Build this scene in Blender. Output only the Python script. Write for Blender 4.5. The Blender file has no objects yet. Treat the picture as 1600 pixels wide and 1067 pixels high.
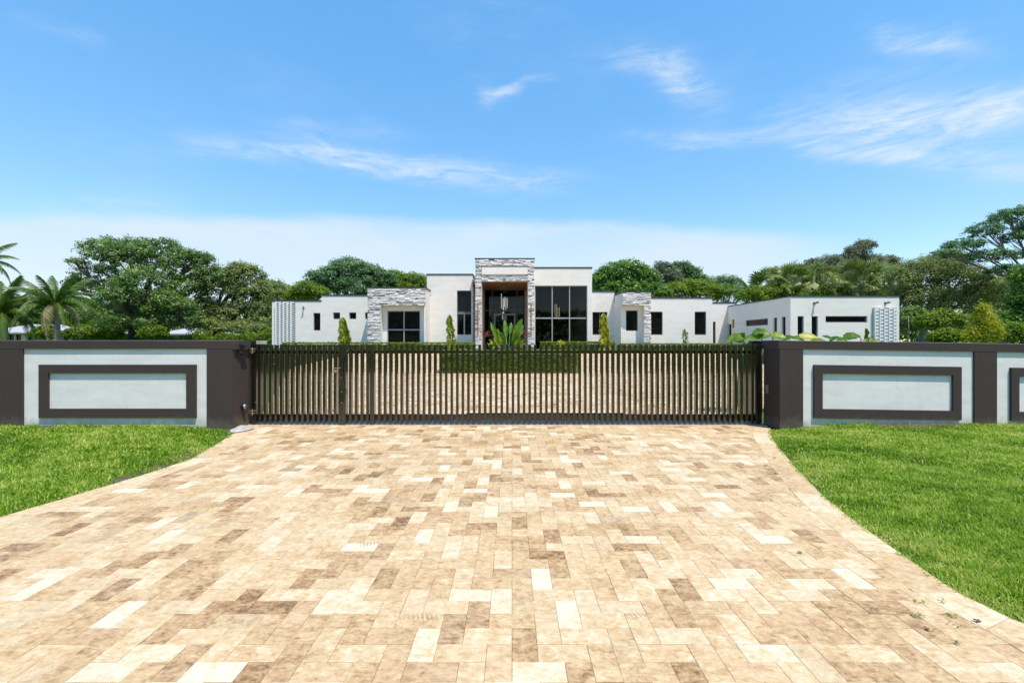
import bpy, math, random
import numpy as np
from mathutils import Vector, Matrix
random.seed(7); RNG = np.random.default_rng(7)
R = math.radians
sc = bpy.context.scene
col = sc.collection
H = 1.76           # eye height
F = 700.0          # focal length in photo pixels (1600 wide)
CY = 533.5
SUN = Vector((0.27, -0.33, 1.0)).normalized()     # direction towards the sun

# ------------------------------------------------------------------ camera
cam = bpy.data.cameras.new('camera'); camo = bpy.data.objects.new('camera', cam); col.objects.link(camo)
cam.sensor_width = 36.0; cam.lens = 36.0*F/1600.0
camo.location = (0, 0, H); camo.rotation_euler = (R(90), 0, 0)
cam.clip_start = 0.05; cam.clip_end = 3000
sc.camera = camo
sc.render.engine = 'CYCLES'
sc.view_settings.view_transform = 'Standard'
try: sc.view_settings.look = 'None'
except Exception: pass
sc.view_settings.gamma = 1.0
sc.view_settings.use_curve_mapping = False
sc.view_settings.exposure = 0.25
sc.cycles.max_bounces = 8
sc.cycles.transparent_max_bounces = 12

# ------------------------------------------------------------------ world
def azel(x, y):
    u = (x-800)/F; v = (CY-y)/F
    return math.atan(u), math.atan2(v, math.sqrt(1+u*u))
world = bpy.data.worlds.new('World'); sc.world = world; world.use_nodes = True
nt = world.node_tree; nt.nodes.clear()
def N(nt, t, **k):
    n = nt.nodes.new(t)
    for a, b in k.items(): setattr(n, a, b)
    return n
def MA(nt, op, a, b=None, c=None, clamp=False):
    n = nt.nodes.new('ShaderNodeMath'); n.operation = op; n.use_clamp = clamp
    for i, v in enumerate((a, b, c)):
        if v is None: continue
        if isinstance(v, (int, float)): n.inputs[i].default_value = v
        else: nt.links.new(v, n.inputs[i])
    return n.outputs[0]
wo = N(nt, 'ShaderNodeOutputWorld'); bg = N(nt, 'ShaderNodeBackground')
sky = N(nt, 'ShaderNodeTexSky', sky_type='NISHITA'); sky.sun_disc = False
sky.sun_elevation = math.asin(SUN.z); sky.sun_rotation = math.atan2(SUN.x, SUN.y)
sky.air_density = 1.0; sky.dust_density = 0.2; sky.ozone_density = 1.0; sky.altitude = 0
hsv = N(nt, 'ShaderNodeHueSaturation'); hsv.inputs['Saturation'].default_value = 2.15; hsv.inputs['Hue'].default_value = 0.502; hsv.inputs['Value'].default_value = 3.05
gm = N(nt, 'ShaderNodeGamma'); gm.inputs[1].default_value = 0.45
nt.links.new(sky.outputs[0], gm.inputs[0]); nt.links.new(gm.outputs[0], hsv.inputs['Color'])
tc = N(nt, 'ShaderNodeTexCoord'); sx = N(nt, 'ShaderNodeSeparateXYZ'); nt.links.new(tc.outputs['Generated'], sx.inputs[0])
X, Y, Z = sx.outputs
hor = MA(nt, 'SQRT', MA(nt, 'ADD', MA(nt, 'MULTIPLY', X, X), MA(nt, 'MULTIPLY', Y, Y)))
az = MA(nt, 'ARCTAN2', X, Y); el = MA(nt, 'ARCTAN2', Z, hor)
def wnoise(scale, sxyz, detail=6, rough=0.6, off=0, dist=0.0):
    mp = N(nt, 'ShaderNodeMapping'); mp.inputs['Scale'].default_value = sxyz; mp.inputs['Location'].default_value = (off, off*.7, 0)
    nt.links.new(tc.outputs['Generated'], mp.inputs[0])
    n = N(nt, 'ShaderNodeTexNoise'); n.inputs['Scale'].default_value = scale; n.inputs['Detail'].default_value = detail
    n.inputs['Roughness'].default_value = rough; n.inputs['Distortion'].default_value = dist
    nt.links.new(mp.outputs[0], n.inputs[0]); return n.outputs['Fac']
warp = wnoise(2.6, (1, 1, 2.5), 5, 0.6, 3)
warp2 = wnoise(3.1, (1, 1, 2.5), 5, 0.6, 9)
azw = MA(nt, 'ADD', az, MA(nt, 'MULTIPLY', MA(nt, 'SUBTRACT', warp, 0.5), 0.22))
elw = MA(nt, 'ADD', el, MA(nt, 'MULTIPLY', MA(nt, 'SUBTRACT', warp2, 0.5), 0.13))
fine = wnoise(9.0, (1, 1, 5.0), 10, 0.70, 5, 0.9)
finem = N(nt, 'ShaderNodeMapRange'); finem.inputs[1].default_value = 0.33; finem.inputs[2].default_value = 0.66; nt.links.new(fine, finem.inputs[0])
fine2 = wnoise(2.6, (1, 1, 3.0), 4, 0.5, 15)
fine2m = N(nt, 'ShaderNodeMapRange'); fine2m.inputs[1].default_value = 0.35; fine2m.inputs[2].default_value = 0.62; nt.links.new(fine2, fine2m.inputs[0])
streaks = [((330, 222), (560, 256), 13, .85), ((480, 236), (740, 268), 12, .95), ((640, 270), (900, 292), 11, .65), ((430, 205), (640, 215), 11, .30),
           ((765, 160), (825, 146), 8, 1.1), ((830, 132), (890, 130), 6, .5),
           ((1000, 78), (1100, 130), 20, .75), ((1060, 110), (1155, 165), 22, .55),
           ((1370, 38), (1545, 72), 14, .8), ((1250, 188), (1660, 160), 26, 1.15), ((1360, 175), (1660, 188), 24, .6),
           ((1100, 205), (1420, 222), 13, .65), ((1350, 222), (1660, 262), 17, .95), ((960, 215), (1120, 208), 9, .4),
           ((1280, 130), (1500, 100), 18, .3), ((20, 40), (150, 52), 10, .25), ((60, 332), (300, 330), 18, .5)]
tot = None
for (a, b, w, s) in streaks:
    a0, e0 = azel(*a); a1, e1 = azel(*b)
    ca, ce = (a0+a1)/2, (e0+e1)/2; L = math.hypot(a1-a0, e1-e0)*0.55; th = math.atan2(e1-e0, a1-a0)
    W = 1.1*w/F*math.cos(ca)**1.0
    da = MA(nt, 'SUBTRACT', azw, ca); de = MA(nt, 'SUBTRACT', elw, ce)
    u = MA(nt, 'ADD', MA(nt, 'MULTIPLY', da, math.cos(th)/L), MA(nt, 'MULTIPLY', de, math.sin(th)/L))
    v = MA(nt, 'ADD', MA(nt, 'MULTIPLY', da, -math.sin(th)/W), MA(nt, 'MULTIPLY', de, math.cos(th)/W))
    u4 = MA(nt, 'MULTIPLY', MA(nt, 'MULTIPLY', u, u), MA(nt, 'MULTIPLY', u, u))
    r = MA(nt, 'ADD', u4, MA(nt, 'MULTIPLY', v, v))
    g = MA(nt, 'MULTIPLY', MA(nt, 'EXPONENT', MA(nt, 'MULTIPLY', r, -1.0)), s)
    tot = g if tot is None else MA(nt, 'ADD', tot, g)
st = MA(nt, 'MULTIPLY', tot, MA(nt, 'ADD', MA(nt, 'MULTIPLY', finem.outputs[0], 0.68), 0.05))
# the cloud bank above the horizon
az0 = MA(nt, 'SUBTRACT', az, -0.05)
top = MA(nt, 'SUBTRACT', 0.278, MA(nt, 'MULTIPLY', MA(nt, 'MULTIPLY', az0, az0), MA(nt, 'ADD', 0.14, MA(nt, 'MULTIPLY', MA(nt, 'GREATER_THAN', az0, 0.0), 0.03))))
elb = MA(nt, 'ADD', el, MA(nt, 'MULTIPLY', MA(nt, 'SUBTRACT', warp2, 0.5), 0.05))
dd = MA(nt, 'SUBTRACT', top, elb)
edge = N(nt, 'ShaderNodeMapRange', interpolation_type='SMOOTHSTEP'); edge.inputs[1].default_value = -0.002; edge.inputs[2].default_value = 0.032; nt.links.new(dd, edge.inputs[0])
rfade = N(nt, 'ShaderNodeMapRange', interpolation_type='SMOOTHSTEP'); rfade.inputs[1].default_value = 0.72; rfade.inputs[2].default_value = 0.45; nt.links.new(az, rfade.inputs[0])
lowf = N(nt, 'ShaderNodeMapRange', interpolation_type='SMOOTHSTEP'); lowf.inputs[1].default_value = -0.02; lowf.inputs[2].default_value = 0.14; lowf.inputs[3].default_value = 0.55; lowf.inputs[4].default_value = 1.0; nt.links.new(el, lowf.inputs[0])
bank = MA(nt, 'MULTIPLY', MA(nt, 'MULTIPLY', edge.outputs[0], rfade.outputs[0]), MA(nt, 'MULTIPLY', lowf.outputs[0], MA(nt, 'ADD', 0.50, MA(nt, 'ADD', MA(nt, 'MULTIPLY', fine2m.outputs[0], 0.30), MA(nt, 'MULTIPLY', finem.outputs[0], 0.14)))))
# thin cirrus elsewhere
gen = N(nt, 'ShaderNodeMapRange'); gen.inputs[1].default_value = 0.58; gen.inputs[2].default_value = 0.85; gen.inputs[4].default_value = 0.18; nt.links.new(warp, gen.inputs[0])
cl = MA(nt, 'ADD', MA(nt, 'ADD', st, bank), MA(nt, 'MULTIPLY', gen.outputs[0], finem.outputs[0]), clamp=True)
mx = N(nt, 'ShaderNodeMix', data_type='RGBA'); nt.links.new(cl, mx.inputs[0]); nt.links.new(hsv.outputs[0], mx.inputs[6]); mx.inputs[7].default_value = (4.15, 4.85, 5.45, 1)
nt.links.new(mx.outputs[2], bg.inputs[0]); bg.inputs[1].default_value = 0.15
nt.links.new(bg.outputs[0], wo.inputs[0])

# ------------------------------------------------------------------ sun
sl = bpy.data.lights.new('sun', 'SUN'); sl.energy = 4.6; sl.angle = R(0.53); sl.color = (1.0, 0.925, 0.82)
so = bpy.data.objects.new('sun', sl); col.objects.link(so); so.rotation_euler = (-SUN).to_track_quat('-Z', 'Y').to_euler(); so.location = (10, -10, 40)

# ------------------------------------------------------------------ materials
def new_mat(name):
    m = bpy.data.materials.new(name); m.use_nodes = True; t = m.node_tree
    return m, t, t.nodes['Principled BSDF'], t.nodes['Material Output']
def noise(t, scale, detail=5, rough=0.6, vec=None, coord='Object'):
    n = N(t, 'ShaderNodeTexNoise'); n.inputs['Scale'].default_value = scale; n.inputs['Detail'].default_value = detail; n.inputs['Roughness'].default_value = rough
    if vec is None:
        c = N(t, 'ShaderNodeTexCoord'); vec = c.outputs[coord]
    t.links.new(vec, n.inputs[0]); return n.outputs['Fac']
def geo_pos(t):
    return N(t, 'ShaderNodeNewGeometry').outputs['Position']
def mixc(t, fac, a, b, mode='MIX'):
    n = N(t, 'ShaderNodeMix', data_type='RGBA', blend_type=mode)
    for i, v in ((0, fac), (6, a), (7, b)):
        if isinstance(v, (int, float)): n.inputs[i].default_value = v
        elif isinstance(v, tuple): n.inputs[i].default_value = v if len(v) == 4 else (*v, 1)
        else: t.links.new(v, n.inputs[i])
    return n.outputs[2]
def mrange(t, v, a, b, c=0.0, d=1.0):
    n = N(t, 'ShaderNodeMapRange'); n.inputs[1].default_value = a; n.inputs[2].default_value = b; n.inputs[3].default_value = c; n.inputs[4].default_value = d
    t.links.new(v, n.inputs[0]); return n.outputs[0]
def bumpn(t, bsdf, h, strength=0.3, dist=0.01):
    b = N(t, 'ShaderNodeBump'); b.inputs['Strength'].default_value = strength; b.inputs['Distance'].default_value = dist
    t.links.new(h, b.inputs['Height']); t.links.new(b.outputs[0], bsdf.inputs['Normal'])
def ramp(t, fac, stops):
    r = N(t, 'ShaderNodeValToRGB'); cr = r.color_ramp
    while len(cr.elements) < len(stops): cr.elements.new(0.5)
    for e, (p, c) in zip(cr.elements, stops): e.position = p; e.color = (*c, 1)
    t.links.new(fac, r.inputs[0]); return r.outputs[0]
def plain(name, colr, rough=0.6, var=0.12, nscale=3.0, bump=0.0, bscale=40, metal=0.0, spec=0.5, bdist=0.004):
    m, t, b, o = new_mat(name); p = geo_pos(t)
    n = noise(t, nscale, 6, 0.6, p)
    dk = tuple(c*(1-var*1.6) for c in colr); lt = tuple(min(1, c*(1+var*0.8)) for c in colr)
    t.links.new(ramp(t, n, [(0.3, dk), (0.7, lt)]), b.inputs['Base Color'])
    b.inputs['Roughness'].default_value = rough; b.inputs['Metallic'].default_value = metal; b.inputs['Specular IOR Level'].default_value = spec
    if bump: bumpn(t, b, noise(t, bscale, 5, 0.6, p), bump, bdist)
    return m
def stucco(name, colr, stain=0.12, dirt=(0.45, 0.44, 0.40), splash=0.0, drip=0.0):
    m, t, b, o = new_mat(name); p = geo_pos(t)
    mp = N(t, 'ShaderNodeMapping'); mp.inputs['Scale'].default_value = (0.7, 0.7, 2.2); t.links.new(p, mp.inputs[0])
    n1 = noise(t, 1.6, 7, 0.65, mp.outputs[0]); n2 = noise(t, 9.0, 5, 0.6, p)
    f = MA(t, 'MULTIPLY', mrange(t, n1, 0.38, 0.75), stain*2.2)
    c = mixc(t, f, colr, tuple(a*b*1.4 for a, b in zip(colr, dirt)))
    c = mixc(t, MA(t, 'MULTIPLY', mrange(t, n2, 0.45, 0.8), 0.12), c, tuple(a*0.7 for a in colr))
    if splash:
        sz = N(t, 'ShaderNodeSeparateXYZ'); t.links.new(p, sz.inputs[0])
        hgt = MA(t, 'ADD', sz.outputs[2], MA(t, 'MULTIPLY', MA(t, 'SUBTRACT', noise(t, 5, 7, 0.7, p), 0.5), -0.45))
        c = mixc(t, MA(t, 'MULTIPLY', mrange(t, hgt, 0.26, 0.06), splash), c, (0.30, 0.25, 0.17))
    if drip:
        m2 = N(t, 'ShaderNodeMapping'); m2.inputs['Scale'].default_value = (9, 9, .6); t.links.new(p, m2.inputs[0])
        c = mixc(t, MA(t, 'MULTIPLY', mrange(t, noise(t, 1.2, 6, .7, m2.outputs[0]), .56, .75), drip), c, tuple(a*.55 for a in colr))
    t.links.new(c, b.inputs['Base Color']); b.inputs['Roughness'].default_value = 0.85; b.inputs['Specular IOR Level'].default_value = 0.25
    bumpn(t, b, MA(t, 'ADD', noise(t, 60, 4, 0.7, p), MA(t, 'MULTIPLY', n2, 2.0)), 0.35, 0.004)
    return m
def leafmat(name, dark, mid, light, trans=0.35, rough=0.5, spec=0.35):
    trans = min(.5, trans+.08)
    m, t, b, o = new_mat(name)
    a = N(t, 'ShaderNodeAttribute', attribute_name='tone')
    c = ramp(t, a.outputs['Fac'], [(0.0, dark), (0.5, mid), (1.0, light)])
    t.links.new(c, b.inputs['Base Color']); b.inputs['Roughness'].default_value = rough; b.inputs['Specular IOR Level'].default_value = spec
    tr = N(t, 'ShaderNodeBsdfTranslucent'); t.links.new(mixc(t, 0.5, c, (0.25, 0.42, 0.03), 'MIX'), tr.inputs[0]) if False else t.links.new(c, tr.inputs[0])
    mxs = N(t, 'ShaderNodeMixShader'); mxs.inputs[0].default_value = trans
    t.links.new(b.outputs[0], mxs.inputs[1]); t.links.new(tr.outputs[0], mxs.inputs[2]); t.links.new(mxs.outputs[0], o.inputs[0])
    return m
M = {}
M['white'] = stucco('white_stucco', (0.84, 0.785, 0.73), 0.14, drip=0.10)
M['panel'] = stucco('pale_grey_stucco', (0.81, 0.785, 0.75), 0.20, splash=0.55, drip=0.22)
M['brown'] = stucco('dark_brown_stucco', (0.060, 0.046, 0.041), 0.15, (0.6, 0.6, 0.6), splash=0.25, drip=0.3)
M['cap'] = plain('coping_edge', (0.30, 0.30, 0.29), 0.7, 0.2)
M['darkcap'] = plain('parapet_metal', (0.045, 0.045, 0.05), 0.5)
def gate_mat():
    m, t, b, o = new_mat('gate_metal'); p = geo_pos(t)
    n = noise(t, 2.5, 4, 0.6, p)
    gc = ramp(t, n, [(0.3, (0.005, 0.0045, 0.004)), (0.7, (0.010, 0.0085, 0.007))])
    sz = N(t, 'ShaderNodeSeparateXYZ'); t.links.new(p, sz.inputs[0])
    gc = mixc(t, MA(t, 'MULTIPLY', mrange(t, MA(t, 'ADD', sz.outputs[2], MA(t, 'MULTIPLY', noise(t, 9, 5, .7, p), .3)), .55, .15), .2), gc, (0.10, 0.085, 0.065))
    t.links.new(gc, b.inputs['Base Color'])
    b.inputs['Roughness'].default_value = 0.16; b.inputs['IOR'].default_value = 1.5; b.inputs['Coat Weight'].default_value = 0.8; b.inputs['Coat Roughness'].default_value = 0.1
    bumpn(t, b, noise(t, 12, 3, 0.5, p), 0.04, 0.002); return m
M['gate'] = gate_mat()
M['steel'] = plain('galvanised_steel', (0.45, 0.45, 0.44), 0.35, 0.2, 8, metal=0.9)
M['bronze'] = plain('worn_bronze', (0.42, 0.33, 0.22), 0.4, 0.25, 20, metal=0.7)
M['black'] = plain('black_plastic', (0.015, 0.015, 0.017), 0.35, 0.1)
M['concrete'] = plain('pale_concrete', (0.42, 0.385, 0.34), 0.85, 0.2, 6, 0.3, 60)
M['sill'] = plain('threshold_concrete', (0.50, 0.41, 0.31), 0.9, 0.2, 6, 0.3, 60)
M['frame'] = plain('window_frame', (0.10, 0.10, 0.105), 0.4, 0.1)
M['mull'] = plain('grey_mullion', (0.36, 0.36, 0.37), 0.4, 0.1)
M['wood'] = plain('stained_timber', (0.30, 0.13, 0.065), 0.5, 0.25, 4)
M['beige'] = plain('beige_trim', (0.62, 0.50, 0.40), 0.7, 0.1)
M['amber'] = plain('amber_glass', (0.35, 0.20, 0.08), 0.3, 0.2)
M['room'] = plain('room_dark', (0.02, 0.02, 0.02), 0.8)
M['lightblock'] = stucco('breeze_block', (0.78, 0.775, 0.77), 0.05)
M['rock'] = plain('white_rock', (0.40, 0.385, 0.36), 0.9, 0.25, 12, 0.6, 25)
M['bark'] = plain('bark', (0.11, 0.09, 0.07), 0.95, 0.35, 6, 0.8, 18, bdist=0.03)
M['palebark'] = plain('pale_bark', (0.24, 0.21, 0.17), 0.95, 0.3, 6, 0.8, 18, bdist=0.03)
M['nroof'] = plain('white_roof', (0.42, 0.44, 0.48), 0.7, 0.2, 1.2)
M['nwall'] = plain('cream_wall', (0.55, 0.52, 0.36), 0.85, 0.1)
M['soil'] = plain('soil', (0.12, 0.085, 0.052), 1.0, 0.35, 20, 0.8, 40, bdist=0.02)
M['stemg'] = plain('green_stem', (0.12, 0.20, 0.04), 0.5, 0.2, 5)
M['shadefit'] = plain('grey_fitting', (0.16, 0.18, 0.19), 0.5, 0.1)
def glass_dark():
    m, t, b, o = new_mat('tinted_glass'); b.inputs['Base Color'].default_value = (0.006, 0.006, 0.007, 1); b.inputs['Roughness'].default_value = 0.04
    b.inputs['IOR'].default_value = 1.25; bumpn(t, b, noise(t, 1.5, 2, 0.5, geo_pos(t)), 0.02, 0.02); return m
M['dglass'] = glass_dark()
def glass_clear():
    m, t, b, o = new_mat('clear_tinted_glass')
    tr = N(t, 'ShaderNodeBsdfTransparent'); tr.inputs[0].default_value = (0.62, 0.64, 0.64, 1)
    gl = N(t, 'ShaderNodeBsdfGlossy'); gl.inputs['Roughness'].default_value = 0.02
    fr = N(t, 'ShaderNodeFresnel'); fr.inputs[0].default_value = 1.32
    ms = N(t, 'ShaderNodeMixShader'); t.links.new(fr.outputs[0], ms.inputs[0]); t.links.new(tr.outputs[0], ms.inputs[1]); t.links.new(gl.outputs[0], ms.inputs[2])
    t.links.new(ms.outputs[0], o.inputs[0]); return m
M['glass'] = glass_clear()
def emit(name, c, s):
    m, t, b, o = new_mat(name); b.inputs['Base Color'].default_value = (*c, 1); b.inputs['Emission Color'].default_value = (*c, 1); b.inputs['Emission Strength'].default_value = s; return m
M['lamp'] = emit('lit_lamp', (1.0, 0.90, 0.80), 0.8)
M['warm'] = emit('warm_lamp', (1.0, 0.8, 0.55), 1.0)
def stone_mat():
    m, t, b, o = new_mat('ledger_stone'); p = geo_pos(t)
    a = N(t, 'ShaderNodeAttribute', attribute_name='tone')
    n = noise(t, 9, 6, 0.7, p)
    f = MA(t, 'ADD', a.outputs['Fac'], MA(t, 'MULTIPLY', MA(t, 'SUBTRACT', n, 0.5), 0.5), clamp=True)
    t.links.new(ramp(t, f, [(0.0, (0.08, 0.085, 0.10)), (0.25, (0.30, 0.29, 0.29)), (0.45, (0.60, 0.57, 0.55)), (1.0, (0.84, 0.80, 0.76))]), b.inputs['Base Color'])
    b.inputs['Roughness'].default_value = 0.85; bumpn(t, b, noise(t, 30, 5, 0.7, p), 0.6, 0.02); return m
M['stone'] = stone_mat()
def paver_mat():
    m, t, b, o = new_mat('travertine'); p = geo_pos(t)
    a = N(t, 'ShaderNodeAttribute', attribute_name='tone')
    off = N(t, 'ShaderNodeCombineXYZ')
    t.links.new(MA(t, 'MULTIPLY', a.outputs['Fac'], 37.0), off.inputs[0]); t.links.new(MA(t, 'MULTIPLY', a.outputs['Fac'], 91.0), off.inputs[1]); t.links.new(MA(t, 'MULTIPLY', a.outputs['Fac'], 53.0), off.inputs[2])
    ad = N(t, 'ShaderNodeVectorMath', operation='ADD'); t.links.new(p, ad.inputs[0]); t.links.new(off.outputs[0], ad.inputs[1]); v = ad.outputs[0]
    n1 = noise(t, 13.0, 9, 0.72, v)
    mp = N(t, 'ShaderNodeMapping'); mp.inputs['Scale'].default_value = (5.0, 11.0, 5); mp.inputs['Rotation'].default_value = (0, 0, 0.3); t.links.new(v, mp.inputs[0])
    nv = N(t, 'ShaderNodeTexNoise'); nv.inputs['Scale'].default_value = 2.2; nv.inputs['Detail'].default_value = 7; nv.inputs['Distortion'].default_value = 1.6; t.links.new(mp.outputs[0], nv.inputs[0])
    n2 = noise(t, 40.0, 5, 0.7, v)
    low = noise(t, 0.9, 3, 0.5, p)
    f = MA(t, 'ADD', a.outputs['Fac'], MA(t, 'MULTIPLY', MA(t, 'SUBTRACT', n1, 0.5), 1.45))
    f = MA(t, 'ADD', f, MA(t, 'MULTIPLY', MA(t, 'SUBTRACT', nv.outputs['Fac'], 0.5), 0.85))
    f = MA(t, 'ADD', f, MA(t, 'MULTIPLY', MA(t, 'SUBTRACT', n2, 0.5), 0.55))
    f = MA(t, 'ADD', f, MA(t, 'MULTIPLY', MA(t, 'SUBTRACT', low, 0.5), 0.25), clamp=True)
    c = ramp(t, f, [(0.0, (0.18, 0.102, 0.045)), (0.22, (0.35, 0.215, 0.105)), (0.45, (0.485, 0.33, 0.172)), (0.7, (0.57, 0.43, 0.25)), (1.0, (0.66, 0.575, 0.42))])
    # hue drift: some ochre, some greyish, some pink stones
    wn = N(t, 'ShaderNodeTexWhiteNoise', noise_dimensions='1D'); t.links.new(MA(t, 'MULTIPLY', a.outputs['Fac'], 977.0), wn.inputs['W'])
    c = mixc(t, mrange(t, wn.outputs['Value'], 0.82, 1.0, 0.0, 0.30), c, (0.54, 0.47, 0.34))
    c = mixc(t, mrange(t, wn.outputs['Value'], 0.18, 0.0, 0.0, 0.22), c, (0.60, 0.40, 0.26))
    oc = MA(t, 'MULTIPLY', mrange(t, noise(t, 5, 4, 0.6, v), 0.6, 0.78), mrange(t, wn.outputs['Value'], 0.3, 0.8, 0.0, 0.8))
    c = mixc(t, oc, c, (0.50, 0.31, 0.12))
    # faint grey tyre and dirt stains in broad patches
    ds = MA(t, 'MULTIPLY', mrange(t, noise(t, 2.3, 8, 0.75, p), 0.60, 0.75), 0.28)
    c = mixc(t, ds, c, (0.22, 0.17, 0.13))
    # pits
    vo = N(t, 'ShaderNodeTexVoronoi'); vo.inputs['Scale'].default_value = 55; t.links.new(v, vo.inputs['Vector'])
    pit = MA(t, 'MULTIPLY', mrange(t, vo.outputs['Distance'], 0.20, 0.10), mrange(t, n1, 0.50, 0.60))
    c = mixc(t, MA(t, 'MULTIPLY', pit, 0.65), c, (0.20, 0.13, 0.08))
    sp = N(t, 'ShaderNodeSeparateXYZ'); t.links.new(p, sp.inputs[0])
    for (mx_, my_, wx_, wy_, ph_) in ((-0.56, 2.86, .10, .035, 0), (0.80, 2.89, .10, .03, 1.3), (-1.25, 3.9, .10, .04, .5)):      # little rubber scuffs
        dx_ = MA(t, 'MULTIPLY', MA(t, 'SUBTRACT', sp.outputs[0], mx_), 1/wx_); dy_ = MA(t, 'MULTIPLY', MA(t, 'SUBTRACT', sp.outputs[1], my_), 1/wy_)
        g_ = MA(t, 'EXPONENT', MA(t, 'MULTIPLY', MA(t, 'ADD', MA(t, 'MULTIPLY', dx_, dx_), MA(t, 'MULTIPLY', dy_, dy_)), -1.0))
        st_ = mrange(t, MA(t, 'SINE', MA(t, 'ADD', MA(t, 'MULTIPLY', sp.outputs[0], 210.0), MA(t, 'ADD', MA(t, 'MULTIPLY', sp.outputs[1], 60.0), ph_))), -0.2, 0.9)
        c = mixc(t, MA(t, 'MULTIPLY', MA(t, 'MULTIPLY', g_, st_), MA(t, 'MULTIPLY', n2, 1.0)), c, (0.07, 0.06, 0.05))
    t.links.new(c, b.inputs['Base Color']); b.inputs['Roughness'].default_value = 0.62; b.inputs['Specular IOR Level'].default_value = 0.3
    hh = MA(t, 'SUBTRACT', MA(t, 'ADD', n1, MA(t, 'MULTIPLY', n2, 0.6)), MA(t, 'MULTIPLY', pit, 1.5))
    bumpn(t, b, hh, 0.35, 0.004); return m
M['paver'] = paver_mat()
M['sand'] = plain('joint_sand', (0.42, 0.31, 0.19), 1.0, 0.4, 25, 0.4, 80)
def ground_mat():
    m, t, b, o = new_mat('ground_turf'); p = geo_pos(t)
    c = ramp(t, noise(t, 1.3, 8, 0.7, p), [(0.3, (0.045, 0.085, 0.012)), (0.55, (0.085, 0.15, 0.02)), (0.75, (0.15, 0.18, 0.045))])
    c = mixc(t, mrange(t, noise(t, 35, 5, 0.7, p), 0.4, 0.7, 0, 0.6), c, (0.05, 0.06, 0.02))
    t.links.new(c, b.inputs['Base Color']); b.inputs['Roughness'].default_value = 1.0; b.inputs['Specular IOR Level'].default_value = 0.1
    bumpn(t, b, noise(t, 50, 4, 0.7, p), 0.8, 0.03); return m
M['turf'] = ground_mat()
M['grass'] = leafmat('grass_blades', (0.10, 0.21, 0.010), (0.29, 0.47, 0.022), (0.62, 0.62, 0.18), 0.40, 0.45, 0.3)
M['oak'] = leafmat('oak_leaves', (0.076, 0.143, 0.034), (0.151, 0.270, 0.050), (0.320, 0.456, 0.101), 0.38, 0.4, 0.5)
M['olive'] = leafmat('olive_leaves', (0.118, 0.165, 0.044), (0.227, 0.298, 0.075), (0.423, 0.470, 0.157), 0.38, 0.5, 0.4)
M['bright'] = leafmat('bright_leaves', (0.081, 0.149, 0.011), (0.172, 0.276, 0.016), (0.380, 0.483, 0.034), 0.40)
M['mango'] = leafmat('glossy_leaves', (0.063, 0.155, 0.017), (0.133, 0.280, 0.028), (0.265, 0.435, 0.056), 0.36, 0.35, 0.5)
M['bluegreen'] = leafmat('blue_green_leaves', (0.076, 0.161, 0.065), (0.143, 0.278, 0.101), (0.288, 0.439, 0.186), 0.36)
M['greygreen'] = leafmat('grey_green_leaves', (0.109, 0.133, 0.078), (0.187, 0.227, 0.125), (0.312, 0.343, 0.203), 0.3)
M['yellow'] = leafmat('yellow_leaves', (0.18, 0.23, 0.010), (0.42, 0.45, 0.020), (0.70, 0.64, 0.05), 0.42)
M['column'] = leafmat('column_leaves', (0.110, 0.176, 0.013), (0.242, 0.330, 0.022), (0.495, 0.484, 0.044), 0.40)
M['hedge'] = leafmat('hedge_leaves', (0.088, 0.165, 0.011), (0.209, 0.330, 0.020), (0.462, 0.517, 0.066), 0.38, 0.35, 0.5)
M['palm'] = leafmat('palm_leaflets', (0.035, 0.085, 0.014), (0.085, 0.165, 0.022), (0.24, 0.30, 0.06), 0.30, 0.35, 0.35)
M['drypalm'] = leafmat('dry_palm_leaflets', (0.28, 0.20, 0.08), (0.42, 0.34, 0.16), (0.55, 0.47, 0.25), 0.3)
M['fan'] = leafmat('fan_leaves', (0.08, 0.13, 0.02), (0.20, 0.27, 0.06), (0.45, 0.50, 0.19), 0.35, 0.35, 0.5)
M['big'] = leafmat('broad_leaves', (0.035, 0.11, 0.010), (0.10, 0.22, 0.015), (0.40, 0.42, 0.03), 0.32, 0.4, 0.35)
M['red'] = leafmat('red_leaves', (0.09, 0.015, 0.02), (0.16, 0.03, 0.035), (0.28, 0.08, 0.07), 0.25)
M['litter'] = plain('dead_leaf', (0.16, 0.09, 0.045), 0.9, 0.3, 30)

# ------------------------------------------------------------------ mesh helpers
OFF = {}      # world offset of every root / part
def raw_mesh(name, V, Fc, tone=None, smooth=False):
    """V: (n,3); Fc: list of faces or (m,k) array; tone: per-face float"""
    me = bpy.data.meshes.new(name)
    V = np.asarray(V, dtype=np.float32)
    if isinstance(Fc, np.ndarray):
        m, k = Fc.shape; loops = Fc.reshape(-1).astype(np.int32); starts = np.arange(m, dtype=np.int32)*k
    else:
        lens = np.array([len(f) for f in Fc], dtype=np.int32); m = len(Fc)
        loops = np.array([i for f in Fc for i in f], dtype=np.int32); starts = np.concatenate([[0], np.cumsum(lens)[:-1]]).astype(np.int32)
    me.vertices.add(len(V)); me.vertices.foreach_set('co', V.reshape(-1))
    me.loops.add(len(loops)); me.loops.foreach_set('vertex_index', loops)
    me.polygons.add(m); me.polygons.foreach_set('loop_start', starts)
    me.update(calc_edges=True)
    me.polygons.foreach_set('use_smooth', np.full(m, bool(smooth)))
    if tone is not None:
        a = me.attributes.new('tone', 'FLOAT', 'FACE'); a.data.foreach_set('value', np.asarray(tone, dtype=np.float32))
    return me
def link(name, me, mat, parent=None, loc=(0, 0, 0)):
    o = bpy.data.objects.new(name, me); col.objects.link(o)
    if mat is not None and me is not None and len(me.materials) == 0: me.materials.append(mat)
    if parent is not None: o.parent = parent
    o.location = loc; return o
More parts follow.
